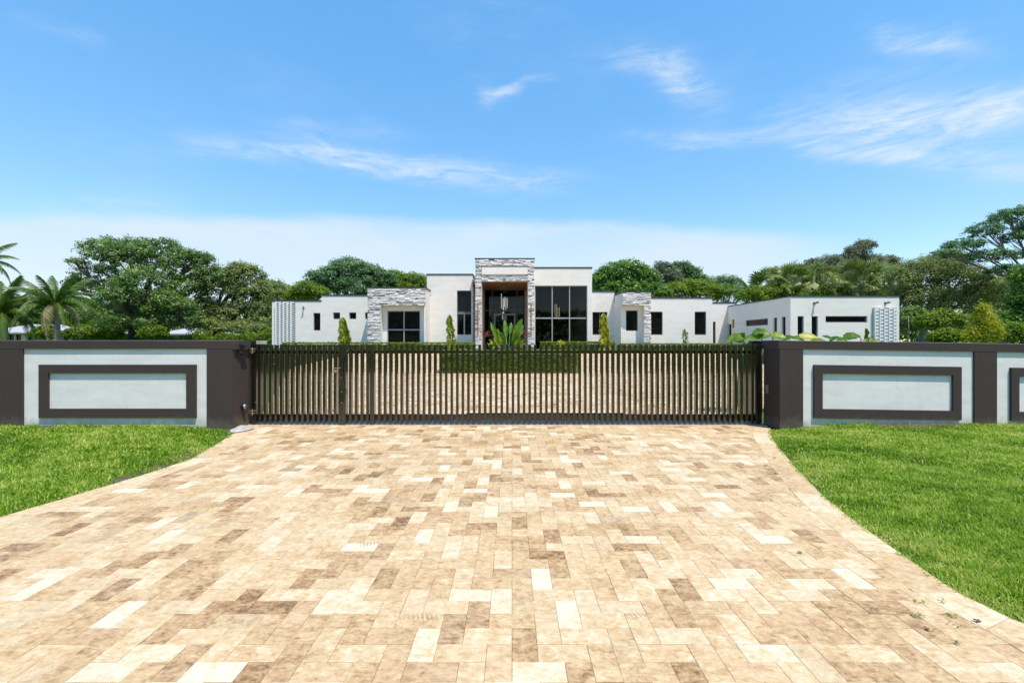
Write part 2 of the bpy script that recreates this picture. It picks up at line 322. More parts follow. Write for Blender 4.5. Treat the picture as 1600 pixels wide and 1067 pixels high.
def tag(o, label=None, cat=None, group=None, kind=None):
    for k, v in (('label', label), ('category', cat), ('group', group), ('kind', kind)):
        if v: o[k] = v
    return o
def empty(name, loc, label, cat, group=None, rz=0):
    o = bpy.data.objects.new(name, None); col.objects.link(o); o.location = loc; o.rotation_euler = (0, 0, rz); o.empty_display_size = 0.2
    OFF[o.name] = Vector(loc); return tag(o, label, cat, group)
def shift_of(p):
    while p is not None:
        if p.name in OFF: return OFF[p.name]
        p = p.parent
    return Vector((0, 0, 0))
class MB:
    def __init__(s): s.v = []; s.f = []; s.t = []
    def add(s, vs, fs, tone=0.5):
        n = len(s.v); s.v += [tuple(a) for a in vs]; s.f += [tuple(i+n for i in f) for f in fs]; s.t += [tone]*len(fs); return s
    def box(s, x0, x1, y0, y1, z0, z1, tone=0.5):
        if x0 > x1: x0, x1 = x1, x0
        if y0 > y1: y0, y1 = y1, y0
        v = [(x0,y0,z0),(x1,y0,z0),(x1,y1,z0),(x0,y1,z0),(x0,y0,z1),(x1,y0,z1),(x1,y1,z1),(x0,y1,z1)]
        return s.add(v, [(0,3,2,1),(4,5,6,7),(0,1,5,4),(1,2,6,5),(2,3,7,6),(3,0,4,7)], tone)
    def bbox(s, x0, x1, y0, y1, z0, z1, b=0.01, tone=0.5):
        """box with chamfered front and top edges all round"""
        n = len(s.v)
        bm = [(x0+b,x1-b,y0,y1),(x0,x1,y0+b,y1-b)]
        ring = lambda z, i: [(x0+i+b,y0+i,z),(x1-i-b,y0+i,z),(x1-i,y0+i+b,z),(x1-i,y1-i-b,z),(x1-i-b,y1-i,z),(x0+i+b,y1-i,z),(x0+i,y1-i-b,z),(x0+i,y0+i+b,z)]
        vs = ring(z0, b)+ring(z0+b, 0)+ring(z1-b, 0)+ring(z1, b)
        fs = [tuple(reversed(range(8))), tuple(range(24, 32))]
        for k in range(3):
            for i in range(8): fs.append((k*8+i, k*8+(i+1)%8, (k+1)*8+(i+1)%8, (k+1)*8+i))
        return s.add(vs, fs, tone)
    def tube(s, pts, rad, n=8, cap=True, tone=0.5):
        pts = [Vector(p) for p in pts]
        if not hasattr(rad, '__len__'): rad = [rad]*len(pts)
        vs = []; fs = []
        for i, p in enumerate(pts):
            d = (pts[min(i+1, len(pts)-1)]-pts[max(i-1, 0)])
            d = d.normalized() if d.length > 1e-6 else Vector((0,0,1))
            a = d.cross(Vector((0,0,1)) if abs(d.z) < 0.95 else Vector((1,0,0))).normalized(); b = d.cross(a)
            for k in range(n):
                th = 2*math.pi*k/n; vs.append(p + (a*math.cos(th)+b*math.sin(th))*rad[i])
        for i in range(len(pts)-1):
            for k in range(n): fs.append((i*n+k, i*n+(k+1)%n, (i+1)*n+(k+1)%n, (i+1)*n+k))
        if cap: fs.append(tuple(reversed(range(n)))); fs.append(tuple(range((len(pts)-1)*n, len(pts)*n)))
        return s.add(vs, fs, tone)
    def build(s, name, mat, parent=None, smooth=False, shear=None):
        V = np.array(s.v, dtype=np.float64)
        if shear is not None: V = shear(V)
        V = V - np.array(shift_of(parent))
        me = raw_mesh(name, V, s.f, s.t, smooth)
        return link(name, me, mat, parent)
def PX(x, y, D):
    return Vector(((x-800)/F*D, D, H+(CY-y)/F*D))
def terr(y): return 0.0 if y < 9.8 else min((y-9.8)*0.0548, 1.107)
def vnoise(x, y, s=1.0, seed=0):
    x = np.asarray(x)*s+seed*13.7; y = np.asarray(y)*s+seed*7.3
    return (np.sin(x*1.7+1.3*np.sin(y*1.1))+np.sin(y*2.3+1.7*np.sin(x*0.9+2))+np.sin((x+y)*3.1+1.1*np.sin(x*2.7)))/3

# ------------------------------------------------------------------ setting: ground
ys = [-60, -20, 0, 5, 9.0, 9.8, 12, 16, 20, 24, 28, 30, 34, 50, 90, 200, 500, 1500]
xs = [-1500, -400, -100, -40, -20, 0, 20, 40, 100, 400, 1500]
b = MB(); vs = [(x, y, terr(y)-0.05) for y in ys for x in xs]; nx = len(xs)
b.add(vs, [(j*nx+i, j*nx+i+1, (j+1)*nx+i+1, (j+1)*nx+i) for j in range(len(ys)-1) for i in range(nx-1)])
tag(b.build('ground', M['turf']), kind='structure')

# driveway outline in plan
XR = [(-12, 14), (0, 6.2), (1.5, 4.3), (2.3, 3.5), (2.8, 3.2), (2.95, 3.13), (3.3, 3.13), (3.8, 3.25), (4.3, 3.34), (4.86, 3.47), (5.6, 3.72), (6.38, 4.01), (7.3, 4.38), (8.33, 4.80), (8.94, 5.18), (9.3, 5.34)]
XL = [(-12, -16), (0, -8), (1.5, -6.4), (3, -5.6), (4, -5.25), (4.77, -5.07), (5.28, -5.0), (5.6, -4.93), (6.03, -4.85), (6.8, -4.83), (7.47, -5.02), (8.2, -5.22), (8.8, -5.45), (9.3, -5.58)]
def xr(y): return float(np.interp(y, [p[0] for p in XR], [p[1] for p in XR]))
def xl(y): return float(np.interp(y, [p[0] for p in XL], [p[1] for p in XL]))
YD0, YD1 = -5.0, 9.385
def zroad(): return 0.0
# bed under the pavers
b = MB(); yy = np.linspace(YD0, YD1, 60)
vs = [(xl(y)-0.01, y, -0.012) for y in yy]+[(xr(y)+0.01, y, -0.012) for y in yy]; n = len(yy)
b.add(vs, [(i, n+i, n+i+1, i+1) for i in range(n-1)])
drive = tag(b.build('driveway', M['sand']), kind='structure')

def clip(poly, nrm, d):      # keep nrm.p <= d
    out = []
    for i in range(len(poly)):
        p, q = poly[i], poly[(i+1) % len(poly)]
        a = nrm[0]*p[0]+nrm[1]*p[1]-d; c = nrm[0]*q[0]+nrm[1]*q[1]-d
        if a <= 0: out.append(p)
        if (a < 0 < c) or (c < 0 < a):
            t = a/(a-c); out.append((p[0]+t*(q[0]-p[0]), p[1]+t*(q[1]-p[1])))
    return out
def area(p): return 0.5*sum(p[i][0]*p[(i+1) % len(p)][1]-p[(i+1) % len(p)][0]*p[i][1] for i in range(len(p)))
def inset(poly, g):
    n = len(poly); out = []
    for i in range(n):
        p0, p1, p2 = Vector(poly[i-1]), Vector(poly[i]), Vector(poly[(i+1) % n])
        d1 = (p1-p0); d2 = (p2-p1)
        if d1.length < 1e-5 or d2.length < 1e-5: out.append(tuple(p1)); continue
        d1.normalize(); d2.normalize(); n1 = Vector((-d1.y, d1.x)); n2 = Vector((-d2.y, d2.x)); m = n1+n2
        k = m.length_squared
        if k < 0.3: out.append(tuple(p1+n1*g)); continue
        out.append(tuple(p1 + m*(2*g/k)))
    return out
def clean(poly):
    out = []
    for p in poly:
        if not out or math.hypot(p[0]-out[-1][0], p[1]-out[-1][1]) > 0.012: out.append(p)
    if len(out) > 1 and math.hypot(out[0][0]-out[-1][0], out[0][1]-out[-1][1]) < 0.012: out.pop()
    return out
BW = 0.29; g2 = BW/2
polys = []     # (poly, tone)
def rtone(x, y):
    r = random.random(); nz = float(vnoise(x, y, 1.5, 2))*0.11
    if r < 0.05: t = random.uniform(0.14, 0.26)
    elif r < 0.25: t = random.uniform(0.30, 0.46)
    elif r < 0.90: t = random.uniform(0.46, 0.74)
    else: t = random.uniform(0.80, 1.0)
    return min(1.05, max(0, t+nz))
def border_normals(y, side):
    e = 0.15
    f = xr if side > 0 else xl
    dx = (f(y+e)-f(y-e))/(2*e); L = math.hypot(1, dx)
    return dx, L
bw = 0.30
# border course following the curves
BSEG = {1: [], -1: []}
for side, f in ((1, xr), (-1, xl)):
    y = YD0
    while y < YD1-0.05:
        dx = (f(y+0.2)-f(y))/0.2; step = random.choice((0.29, 0.435, 0.58))/math.hypot(1, dx); y2 = min(YD1, y+step)
        def nrm(yy):
            d_, L = border_normals(yy, side); return (side/L, -side*d_/L)
        a, c = nrm(y), nrm(y2)
        q = [(f(y)-a[0]*bw, y-a[1]*bw), (f(y), y), (f(y2), y2), (f(y2)-c[0]*bw, y2-c[1]*bw)]
        if side < 0: q = q[::-1]
        if area(q) > 0.004: polys.append((q, min(1, rtone(q[0][0], q[0][1])*0.6+0.32)))
        BSEG[side].append(((y+y2)/2, (f(y)-a[0]*bw, y-a[1]*bw), (f(y2)-c[0]*bw, y2-c[1]*bw)))
        y = y2
def clip_to(p, side, cx, cy):
    sg_ = min(BSEG[side], key=lambda q: (q[1][0]/2+q[2][0]/2-cx)**2+(q[1][1]/2+q[2][1]/2-cy)**2)
    for q in BSEG[side]:
        lo, hi = q[1][1], q[2][1]
        if q is not sg_ and not (lo < cy < hi): continue
        d = (q[2][0]-q[1][0], q[2][1]-q[1][1]); L = math.hypot(*d); nn = (side*d[1]/L, -side*d[0]/L)
        if p: p = clip(p, nn, nn[0]*q[1][0]+nn[1]*q[1][1])
    return p
# herringbone, laid square to the gate
for i in range(-140, 140):
    for j in range(-140, 140):
        # the classic 2:1 cell: horizontal brick then vertical brick, shifted one unit per row
        ox = (i*4+j)*g2; oy = j*g2
        for (x0, y0, w, h) in ((ox, oy, 2*g2, g2), (ox+3*g2, oy, g2, 2*g2)):
            cx, cy = x0+w/2, y0+h/2
            if cy < YD0-0.2 or cy > YD1+0.2: continue
            R_, L_ = xr(cy), xl(cy)
            if cx > R_ or cx < L_: continue
            if cy < 1.2 and random.random() < 0: continue
            p = [(x0, y0), (x0+w, y0), (x0+w, y0+h), (x0, y0+h)]
            p = clip(p, (0, 1), YD1); p = clip(p, (0, -1), -YD0) if p else p
            if p and cx > R_-1.0:
                p = clip_to(p, 1, cx, cy)
            if p and cx < L_+1.0:
                p = clip_to(p, -1, cx, cy)
            p = clean(p)
            if len(p) < 3 or area(p) < 0.002: continue
            polys.append((p, rtone(cx, cy)))
def paver_geo(mb, poly, tone, gap=0.0008, ch=0.0022, th=0.03):
    p = inset(poly, gap)
    if area(p) <= 0.0005: return
    cx = sum(q[0] for q in p)/len(p); cy = sum(q[1] for q in p)/len(p)
    hz = random.uniform(-0.0014, 0.0014); tx = random.uniform(-.006, .006); ty = random.uniform(-.006, .006)
    z = lambda q: hz+(q[0]-cx)*tx+(q[1]-cy)*ty
    q2 = inset(p, ch)
    n = len(p)
    vs = [(a[0], a[1], -th) for a in p]+[(a[0], a[1], z(a)-ch*0.8) for a in p]+[(a[0], a[1], z(a)) for a in q2]
    fs = [tuple(2*n+k for k in range(n))]
    for r in (0, 1):
        for k in range(n): fs.append((r*n+k, r*n+(k+1) % n, (r+1)*n+(k+1) % n, (r+1)*n+k))
    mb.add(vs, fs, tone)
def seen(poly):
    cx = sum(q[0] for q in poly)/len(poly); cy = sum(q[1] for q in poly)/len(poly)
    if cy < 2.2 or abs(cx) > cy*1.16: return 0
    return area(poly)/cy**3
polys.sort(key=lambda q: -seen(q[0]))
for p, t in polys[:299]:
    mb = MB(); paver_geo(mb, p, t)
    if mb.v: mb.build('paver', M['paver'], drive)
mb = MB()
for p, t in polys[299:]: paver_geo(mb, p, t)
tag(mb.build('paving', M['paver'], drive), kind='stuff')

# gate threshold: concrete strip with steel track
b = MB(); b.box(-5.58, 5.34, 9.39, 9.78, -0.05, 0.002)
th = tag(b.build('threshold', M['sill']), kind='structure')
b = MB(); b.box(-3.5, 5.33, 9.47, 9.50, 0.002, 0.020); b.build('gate_track', M['shadefit'], th)

# courtyard paving inside the gate
b = MB()
def court_x(y): return -5.6-max(0, y-9.8)*0.42, 5.4+max(0, y-9.8)*0.62
yy = np.linspace(9.785, 29.6, 40)
vs = []; fs = []
for k, y in enumerate(yy):
    a, c = court_x(y); vs += [(a, y, terr(y)-0.006), (c, y, terr(y)-0.006)]
fs = [(2*k, 2*k+1, 2*k+3, 2*k+2) for k in range(len(yy)-1)]
b.add(vs, fs); court = tag(b.build('courtyard', M['sand']), kind='structure')
b = MB()
for i in range(-60, 61):
    for j in range(60, 210):
        ox = (i*4+j)*g2; oy = j*g2
        for (x0, y0, w, h) in ((ox, oy, 2*g2, g2), (ox+3*g2, oy, g2, 2*g2)):
            if y0 < 9.79 or y0+h > 29.6: continue
            a, c = court_x(y0+h/2)
            if x0 < a or x0+w > c: continue
            g = 0.003; q = [(x0+g, y0+g), (x0+w-g, y0+g), (x0+w-g, y0+h-g), (x0+g, y0+h-g)]
            b.add([(p[0], p[1], terr(p[1])) for p in q], [(0, 1, 2, 3)], rtone(x0, y0))
tag(b.build('paving', M['paver'], court), kind='stuff')

# ------------------------------------------------------------------ front lawns
def lawn_z(side, x, y):
    d = np.where(side > 0, x-np.interp(y, [p[0] for p in XR], [p[1] for p in XR]), np.interp(y, [p[0] for p in XL], [p[1] for p in XL])-x)
    k = np.clip(d/1.6, 0, 1); k = k*k*(3-2*k)
    top = np.where(side > 0, 0.075, 0.05)
    wall = np.clip((y-6.5)/2.4, 0, 1)
    return -0.016 + k*(top-0.0) + 0.03*wall*k + 0.012*k*vnoise(x, y, 1.4, 1)
for side, f in ((1, xr), (-1, xl)):
    yy = np.concatenate([np.linspace(-5, 2, 12), np.linspace(2.2, 9.02, 50)]); tt = np.concatenate([np.linspace(0, 2.5, 22), [4, 7, 12, 20, 35]])
    V = []
    for y in yy:
        for t in tt:
            x = f(y)+side*(t-0.004); V.append((x, y, float(lawn_z(side, x, y))))
    n = len(tt); Fc = [(j*n+i, j*n+i+1, (j+1)*n+i+1, (j+1)*n+i) for j in range(len(yy)-1) for i in range(n-1)]
    if side < 0: Fc = [tuple(reversed(q)) for q in Fc]
    me = raw_mesh('lawn', V, Fc, None, True); lw = link('lawn', me, M['turf']); tag(lw, kind='structure')
# soil showing along the left edge
def grass(name, side, nb, label):
    f = XR if side > 0 else XL
    y = RNG.uniform(1.2, 9.0, nb*3); 
    x_in = np.interp(y, [p[0] for p in f], [p[1] for p in f])
    wid = np.clip(y*1.18+0.8-np.abs(x_in), 0.3, 7)
    keep = RNG.uniform(0, 1, nb*3) < wid/7*np.clip(5.5/y, 0.5, 1.6)/1.6
    y = y[keep]; x_in = x_in[keep]; wid = wid[keep]
    d = RNG.uniform(-0.035, 1, len(y))*wid; d = np.where(d < 0, d*0.15, d)
    x = x_in+side*d
    x = x+side*0.028*vnoise(x, y, 9.0, 2)*np.clip(1-d/0.3, 0, 1); x = x-side*0.02*(RNG.uniform(0, 1, len(y)) < .25)*(d < .05)
    # thin, bare places by the paving
    bare = np.clip(1.1-d/0.45, 0, 1)*(vnoise(x, y, 2.2, 4)*0.5+0.5 > (0.55 if side < 0 else 0.72))
    if side < 0: bare = np.where((y > 5.6) & (y < 8.2), np.clip(bare*1.3, 0, 1), bare*0.5)
    if side > 0: bare = np.maximum(bare, 0.75*(y > 8.62+.12*vnoise(x, y, 6, 3))*(x > 7.25)*(x < 8.9))
    bare = np.maximum(bare, 0.55*(vnoise(x, y, 1.7, 12) > .62))
    k2 = RNG.uniform(0, 1, len(y)) > bare*0.93
    x, y, d = x[k2], y[k2], d[k2]
    z = lawn_z(side, x, y); n = len(x)
    clump = vnoise(x, y, 5.0, 5)*0.5+0.5
    L = RNG.uniform(0.034, 0.078, n)*(0.75+0.5*clump)*np.clip(0.55+d/0.5, 0.55, 1)
    W = RNG.uniform(0.0032, 0.0062, n)*np.clip(y/4.5, 0.9, 1.7)
    a = RNG.uniform(0, 2*np.pi, n); lean = RNG.uniform(0.25, 1.25, n)
    dx, dy = np.cos(a), np.sin(a)
    P = np.stack([x, y, z-0.004], 1); S = np.stack([-dy*W, dx*W, 0*W], 1)
    h = np.cos(lean)*L; r = np.sin(lean)*L
    mid = P+np.stack([dx*r*0.4, dy*r*0.4, h*0.62], 1); tip = P+np.stack([dx*r, dy*r, h*0.95], 1)
    V = np.stack([P-S, P+S, mid+S*0.8, mid-S*0.8, tip], 1).reshape(-1, 3)
    base = (np.arange(n)*5)[:, None]
    q = (base+np.array([[0, 1, 2, 3]])); t3 = (base+np.array([[3, 2, 4, 4]]))
    loops = np.concatenate([np.concatenate([q, t3[:, :3]], 1)], 0).reshape(-1)
    me = bpy.data.meshes.new(name); me.vertices.add(len(V)); me.vertices.foreach_set('co', V.astype(np.float32).reshape(-1))
    me.loops.add(len(loops)); me.loops.foreach_set('vertex_index', loops.astype(np.int32))
    me.polygons.add(2*n); stt = np.stack([np.arange(n)*7, np.arange(n)*7+4], 1).reshape(-1); me.polygons.foreach_set('loop_start', stt.astype(np.int32)); me.update(calc_edges=True)
    tn = np.clip(0.42+0.30*vnoise(x, y, 1.1, 6)+0.24*vnoise(x, y, 4, 8)+0.18*vnoise(x, y, 11, 3)+RNG.normal(0, 0.2, n), 0, 1)
    tn = np.where(RNG.uniform(0, 1, n) < 0.05, 1.0, tn)
    tn = np.clip(tn+0.35*np.clip(0.5-d, 0, 1)*(vnoise(x, y, 2, 9) > 0), 0, 1)
    at = me.attributes.new('tone', 'FLOAT', 'FACE'); at.data.foreach_set('value', np.repeat(tn, 2).astype(np.float32))
    o = link(name, me, M['grass']); tag(o, label, 'grass', kind='stuff'); return o
grass('grass', 1, 200000, 'short mown green grass filling the lawn right of the paved driveway')
grass('grass', -1, 150000, 'short mown green grass filling the lawn left of the paved driveway')
# bare soil beside the left edge of the paving
for i, (sy, off, rr) in enumerate([(6.75, 0.20, 0.26), (6.3, 0.16, 0.20), (7.35, 0.25, 0.24), (5.75, 0.12, 0.14)]):
    b = MB(); n = 22; cx = xl(sy)-off
    ring = []
    for k in range(n):
        a = 2*math.pi*k/n; r_ = rr*(1+0.25*math.sin(3*a+i)+0.15*random.uniform(-1, 1)); px_, py_ = cx+0.62*r_*math.cos(a), sy+1.3*r_*math.sin(a); px_ = min(px_, xl(py_)-0.012)
        ring.append((px_, py_, float(lawn_z(-1, px_, py_))+0.005))
    b.add([(cx, sy, float(lawn_z(-1, cx, sy))+0.022)]+ring, [(0, 1+k, 1+(k+1) % n) for k in range(n)])
    tag(b.build('soil', M['soil']), kind='structure')

b = MB(); n = 26; ring = []
for k in range(n+1):
    x = 7.2+1.75*k/n; y = 8.68+.09*math.sin(k*1.1)+.05*math.sin(k*2.7); ring += [(x, y, float(lawn_z(1, x, y))+.004), (x, 8.936, float(lawn_z(1, x, 8.93))+.035+.012*math.sin(k*1.9))]
b.add(ring, [(2*k, 2*k+2, 2*k+3, 2*k+1) for k in range(n)]); tag(b.build('soil', M['soil']), kind='structure')
# ------------------------------------------------------------------ boundary walls
D1 = 8.94; sP = D1/F
def wx(x): return (x-800)*sP
def wz(y): return H+(CY-y)*sP
def bar(mb, x0, x1, y0, y1, yf, dep, sh=0):   # pixel rectangle at depth yf, dep thick behind
    mb.box(wx(x0), wx(x1), yf, yf+dep, wz(y1), wz(y0))
def wall(name, label, pieces, shear=None):
    root = empty(name, (wx(pieces['ax']), D1+0.2, 0), label, 'wall')
    b = MB()
    for (x0, x1) in pieces['solid']: b.box(wx(x0), wx(x1), D1, D1+0.30, -0.15, wz(545))
    b.build('pier', M['brown'], root, shear=shear)
    for (x0, x1) in pieces['panels']:
        p = MB(); p.box(wx(x0), wx(x1), D1+0.035, D1+0.28, -0.15, wz(545)); p.build('panel', M['panel'], root, shear=shear)
    for (a0, a1, c0, c1) in pieces['frames']:
        fr = MB(); yf, yb = D1-0.012, D1+0.034
        fr.box(wx(a0), wx(a1), yf, yb, wz(583), wz(569.7)); fr.box(wx(a0), wx(a1), yf, yb, wz(652.8), wz(638.5))
        fr.box(wx(a0), wx(c0), yf, yb, wz(638.5), wz(583)); fr.box(wx(c1), wx(a1), yf, yb, wz(638.5), wz(583))
        fr.build('trim_frame', M['brown'], root, shear=shear)
    c = MB()
    for (x0, x1) in pieces['coping']: c.box(wx(x0), wx(x1), D1-0.004, D1+0.34, wz(545), wz(532.3))
    c.build('coping', M['brown'], root, shear=shear)
    c = MB()
    for (x0, x1) in pieces['coping']: c.box(wx(x0)+.002, wx(x1)-.002, D1-0.001, D1+0.338, wz(532.3), wz(531.7))
    c.build('cap', M['cap'], root, shear=shear)
    return root
lw = wall('boundary_wall', 'dark brown and pale grey panelled wall left of the gate with keypad on its end pier',
     dict(ax=180, solid=[(-260, 35), (323, 362.6)], panels=[(35, 323), (-600, -260)], frames=[(61, 306, 75, 291.5), (-575, -285, -560, -300)], coping=[(-640, 362.6)]))
b = MB(); b.box(wx(362.6), -5.575, D1+0.004, D1+0.62, -0.15, wz(546)); 
b.box(wx(362.6), -5.52, D1-0.002, D1+0.66, wz(545.6), wz(532.3)); b.build('end_pier', M['brown'], lw)
def shr(V):
    V = V.copy(); k = np.clip(V[:, 0]-5.85, 0, 20); V[:, 2] -= 0.0145*k; return V
rw = wall('boundary_wall', 'dark brown and pale grey panelled wall right of the gate with a second panel at the photo edge',
     dict(ax=1400, solid=[(1218.3, 1255), (1523, 1558), (1846, 1880)], panels=[(1255, 1523), (1558, 1846), (1880, 2300)], frames=[(1272, 1502, 1285, 1489), (1580, 1828, 1592, 1815)], coping=[(1218.3, 2340)]), shr)
b = MB(); b.box(5.34, wx(1218.3), D1+0.004, D1+0.56, -0.15, wz(545.4)); b.box(5.32, wx(1218.3), D1-0.002, D1+0.6, wz(545.4), wz(532)); b.build('end_pier', M['brown'], rw)

# keypad and lamp on the left pier return (things of their own)
k = empty('keypad', (-5.57, 9.16, 1.55), 'small black entry keypad high on the left gate pier', 'keypad')
b = MB(); b.bbox(-5.574, -5.54, 9.08, 9.24, 1.46, 1.67, 0.006); b.build('housing', M['black'], k)
b = MB(); b.box(-5.539, -5.534, 9.12, 9.20, 1.51, 1.57); b.build('button_panel', M['steel'], k)
b = MB(); b.bbox(-5.574, -5.44, 9.06, 9.26, 1.672, 1.70, 0.006); b.build('hood', M['black'], k)
k = empty('pier_lamp', (-5.57, 9.25, 0.42), 'round silver lamp low on the left gate pier', 'lamp')
b = MB(); b.tube([(-5.575, 9.25, 0.42), (-5.535, 9.25, 0.42)], 0.06, 16); b.build('base', M['black'], k)
b = MB(); b.tube([(-5.535, 9.25, 0.42), (-5.50, 9.25, 0.42), (-5.485, 9.25, 0.42)], [0.058, 0.045, 0.02], 16); b.build('lens', M['steel'], k, True)

# ------------------------------------------------------------------ gate
D2 = 9.45
def gx(x): return (x-800)/F*D2
pk = MB(); pk.bbox(-0.0275, 0.0275, 0, 0.10, 0.04, 1.692, 0.003); pk_me = raw_mesh('picket', pk.v, pk.f, pk.t); pk_me.materials.append(M['gate'])
def pickets(root, x0, x1, pitch=0.1175):
    n = int(round((x1-x0)/pitch)); L = OFF[root.name]
    for i in range(n+1):
        o = bpy.data.objects.new('picket', pk_me); col.objects.link(o); o.parent = root; o.location = (x0+(x1-x0)*i/n-L.x, D2-L.y, random.uniform(-.0015, .0015))
def rails(root, x0, x1, brk=None):
    b = MB(); b.box(x0, x1, D2+0.102, D2+0.14, 1.505, 1.565); b.build('top_rail', M['gate'], root)
    b = MB(); b.box(x0, x1, D2+0.102, D2+0.15, 0.075, 0.21); b.build('bottom_rail', M['gate'], root)
sg = empty('pedestrian_gate', (gx(460), D2, 0), 'narrow black picket gate leaf hinged at the left pier', 'gate')
pickets(sg, gx(405), gx(523)); rails(sg, gx(396), gx(530))
b = MB(); b.box(gx(392), gx(399.5), D2+0.0, D2+0.16, 0.03, 1.69); b.build('hinge_stile', M['gate'], sg)
b = MB(); b.box(gx(528.6), gx(533.2), D2-0.01, D2+0.12, 0.03, 1.695); b.build('latch_stile', M['gate'], sg)
for zz in (1.60, 0.30):
    h = MB(); h.tube([(-5.57, D2+0.02, zz), (-5.40, D2-0.01, zz)], 0.012, 8); h.tube([(-5.57, D2+0.02, zz-0.05), (-5.42, D2-0.01, zz-0.05)], 0.012, 8); h.tube([(-5.47, D2-.02, zz+0.03), (-5.47, D2-.02, zz-0.09)], 0.018, 10)
    h.build('hinge', M['bronze'], sg)
b = MB(); b.bbox(gx(521.5), gx(529.5), D2-0.05, D2-0.012, 1.10, 1.17, 0.006); b.build('latch_box', M['bronze'], sg)
b = MB(); b.tube([(gx(524), D2-0.05, 1.135), (gx(524), D2-0.09, 1.135), (gx(532), D2-0.09, 1.137)], 0.010, 8); b.tube([(gx(521), D2-.02, 1.20), (gx(533), D2-.02, 1.20)], 0.008, 6); b.build('latch_handle', M['bronze'], sg)
gpost = empty('gate_post', (gx(537), D2, 0), 'thick black gate post between the pedestrian leaf and the long sliding gate', 'post')
b = MB(); b.bbox(gx(533.6), gx(540.6), D2-0.02, D2+0.13, 0.0, 1.70, 0.004); b.build('shaft', M['gate'], gpost)
for zz in (1.0, 0.70, 0.47):
    b = MB(); b.tube([(gx(534.5), D2-0.026, zz), (gx(534.5), D2-0.018, zz)], 0.012, 8); b.build('bolt', M['bronze'], gpost)
mg = empty('sliding_gate', (gx(860), D2, 0), 'long black picket sliding gate across the paved driveway', 'gate')
pickets(mg, gx(547), gx(574)); pickets(mg, gx(592.5), gx(1176))
rails(mg, gx(541), gx(1190))
b = MB(); b.bbox(gx(578.2), gx(584.6), D2-0.01, D2+0.11, 0.02, 1.695, 0.004); b.build('stile', M['gate'], mg)
b = MB(); b.bbox(gx(1181), gx(1188), D2-0.005, D2+0.101, 0.02, 1.70, 0.004); b.build('stile', M['gate'], mg)
for xx in (620, 1150, 900):
    b = MB(); b.tube([(gx(xx), D2+0.14, 0.06), (gx(xx), D2+0.17, 0.06)], 0.05, 14); b.build('wheel', M['steel'], mg)
b = MB(); b.box(gx(727), gx(975), D2+0.155, D2+0.20, 0.15, 0.225); b.build('drive_rack', M['gate'], mg)
rp = empty('gate_post', (gx(1179), D2+0.25, 0), 'black square gate post standing just taller than the pickets at the right pier', 'post')
b = MB(); b.bbox(gx(1172)*1.026, gx(1188)*1.026, D2+0.18, D2+0.33, 0.0, 1.775, 0.005); b.build('shaft', M['gate'], rp)
b = MB(); b.box(gx(1188), 5.335, D2+0.20, D2+0.25, 1.50, 1.56); b.build('bracket', M['gate'], rp)
b = MB(); b.bbox(5.29, 5.336, 9.30, 9.36, 0.68, 0.86, 0.005); k = b.build('gate_lock', M['bronze']); tag(k, 'rusty lock plate on the inner face of the right gate pier', 'lock')
b = MB(); pts = [(gx(545), D2-0.03, 1.57), (gx(540.5), D2-0.05, 1.50), (gx(537), D2-0.06, 1.36), (gx(535.8), D2-0.06, 1.15), (gx(537), D2-0.06, 0.95), (gx(540), D2-0.05, 0.80), (gx(543), D2-0.03, 0.72), (gx(542), D2-0.03, 0.66)]
b.tube(pts, 0.008, 6); k = b.build('cable', M['black'], smooth=True); tag(k, 'black cable looping down beside the thick gate post', 'cable')
jb = empty('junction_box', (gx(405), D2+0.05, 1.70), 'small pale grey box on top of the gate by the left pier', 'box')
b = MB(); b.bbox(gx(399), gx(412), D2+0.02, D2+0.14, 1.70, 1.775, 0.006); b.build('housing', M['concrete'], jb)
b = MB(); b.box(gx(388), gx(399), D2+0.03, D2+0.12, 1.66, 1.77); b.build('bracket', M['black'], jb)

# white rock, uplight, weeds, litter
def rock(name, c, r, label, seed, flat=0.5):
    import bmesh
    bm = bmesh.new(); bmesh.ops.create_icosphere(bm, subdivisions=2, radius=1)
    rg = random.Random(seed)
    for v in bm.verts:
        k = 1+0.18*math.sin(v.co.x*4+seed)+0.12*math.sin(v.co.y*5+seed*2)+rg.uniform(-.06, .06)
        v.co = Vector((v.co.x*r[0]*k, v.co.y*r[1]*k, v.co.z*r[2]*k))
    me = bpy.data.meshes.new(name); bm.to_mesh(me); bm.free(); o = link(name, me, M['rock'], None, c); tag(o, label, 'rock'); return o
rock('rock', (-5.36, 8.88, 0.02), (0.17, 0.28, 0.055), 'flat white rock at the foot of the left gate pier', 3)
ul = empty('ground_light', (wx(86), 8.78, 0.02), 'small grey box light in the grass under the left wall panel', 'light')
b = MB(); b.bbox(wx(78), wx(93), 8.74, 8.84, 0.03, 0.13, 0.008); b.build('housing', M['shadefit'], ul)
b = MB(); b.box(wx(80), wx(91), 8.76, 8.82, 0.13, 0.134); b.build('lens', M['steel'], ul)
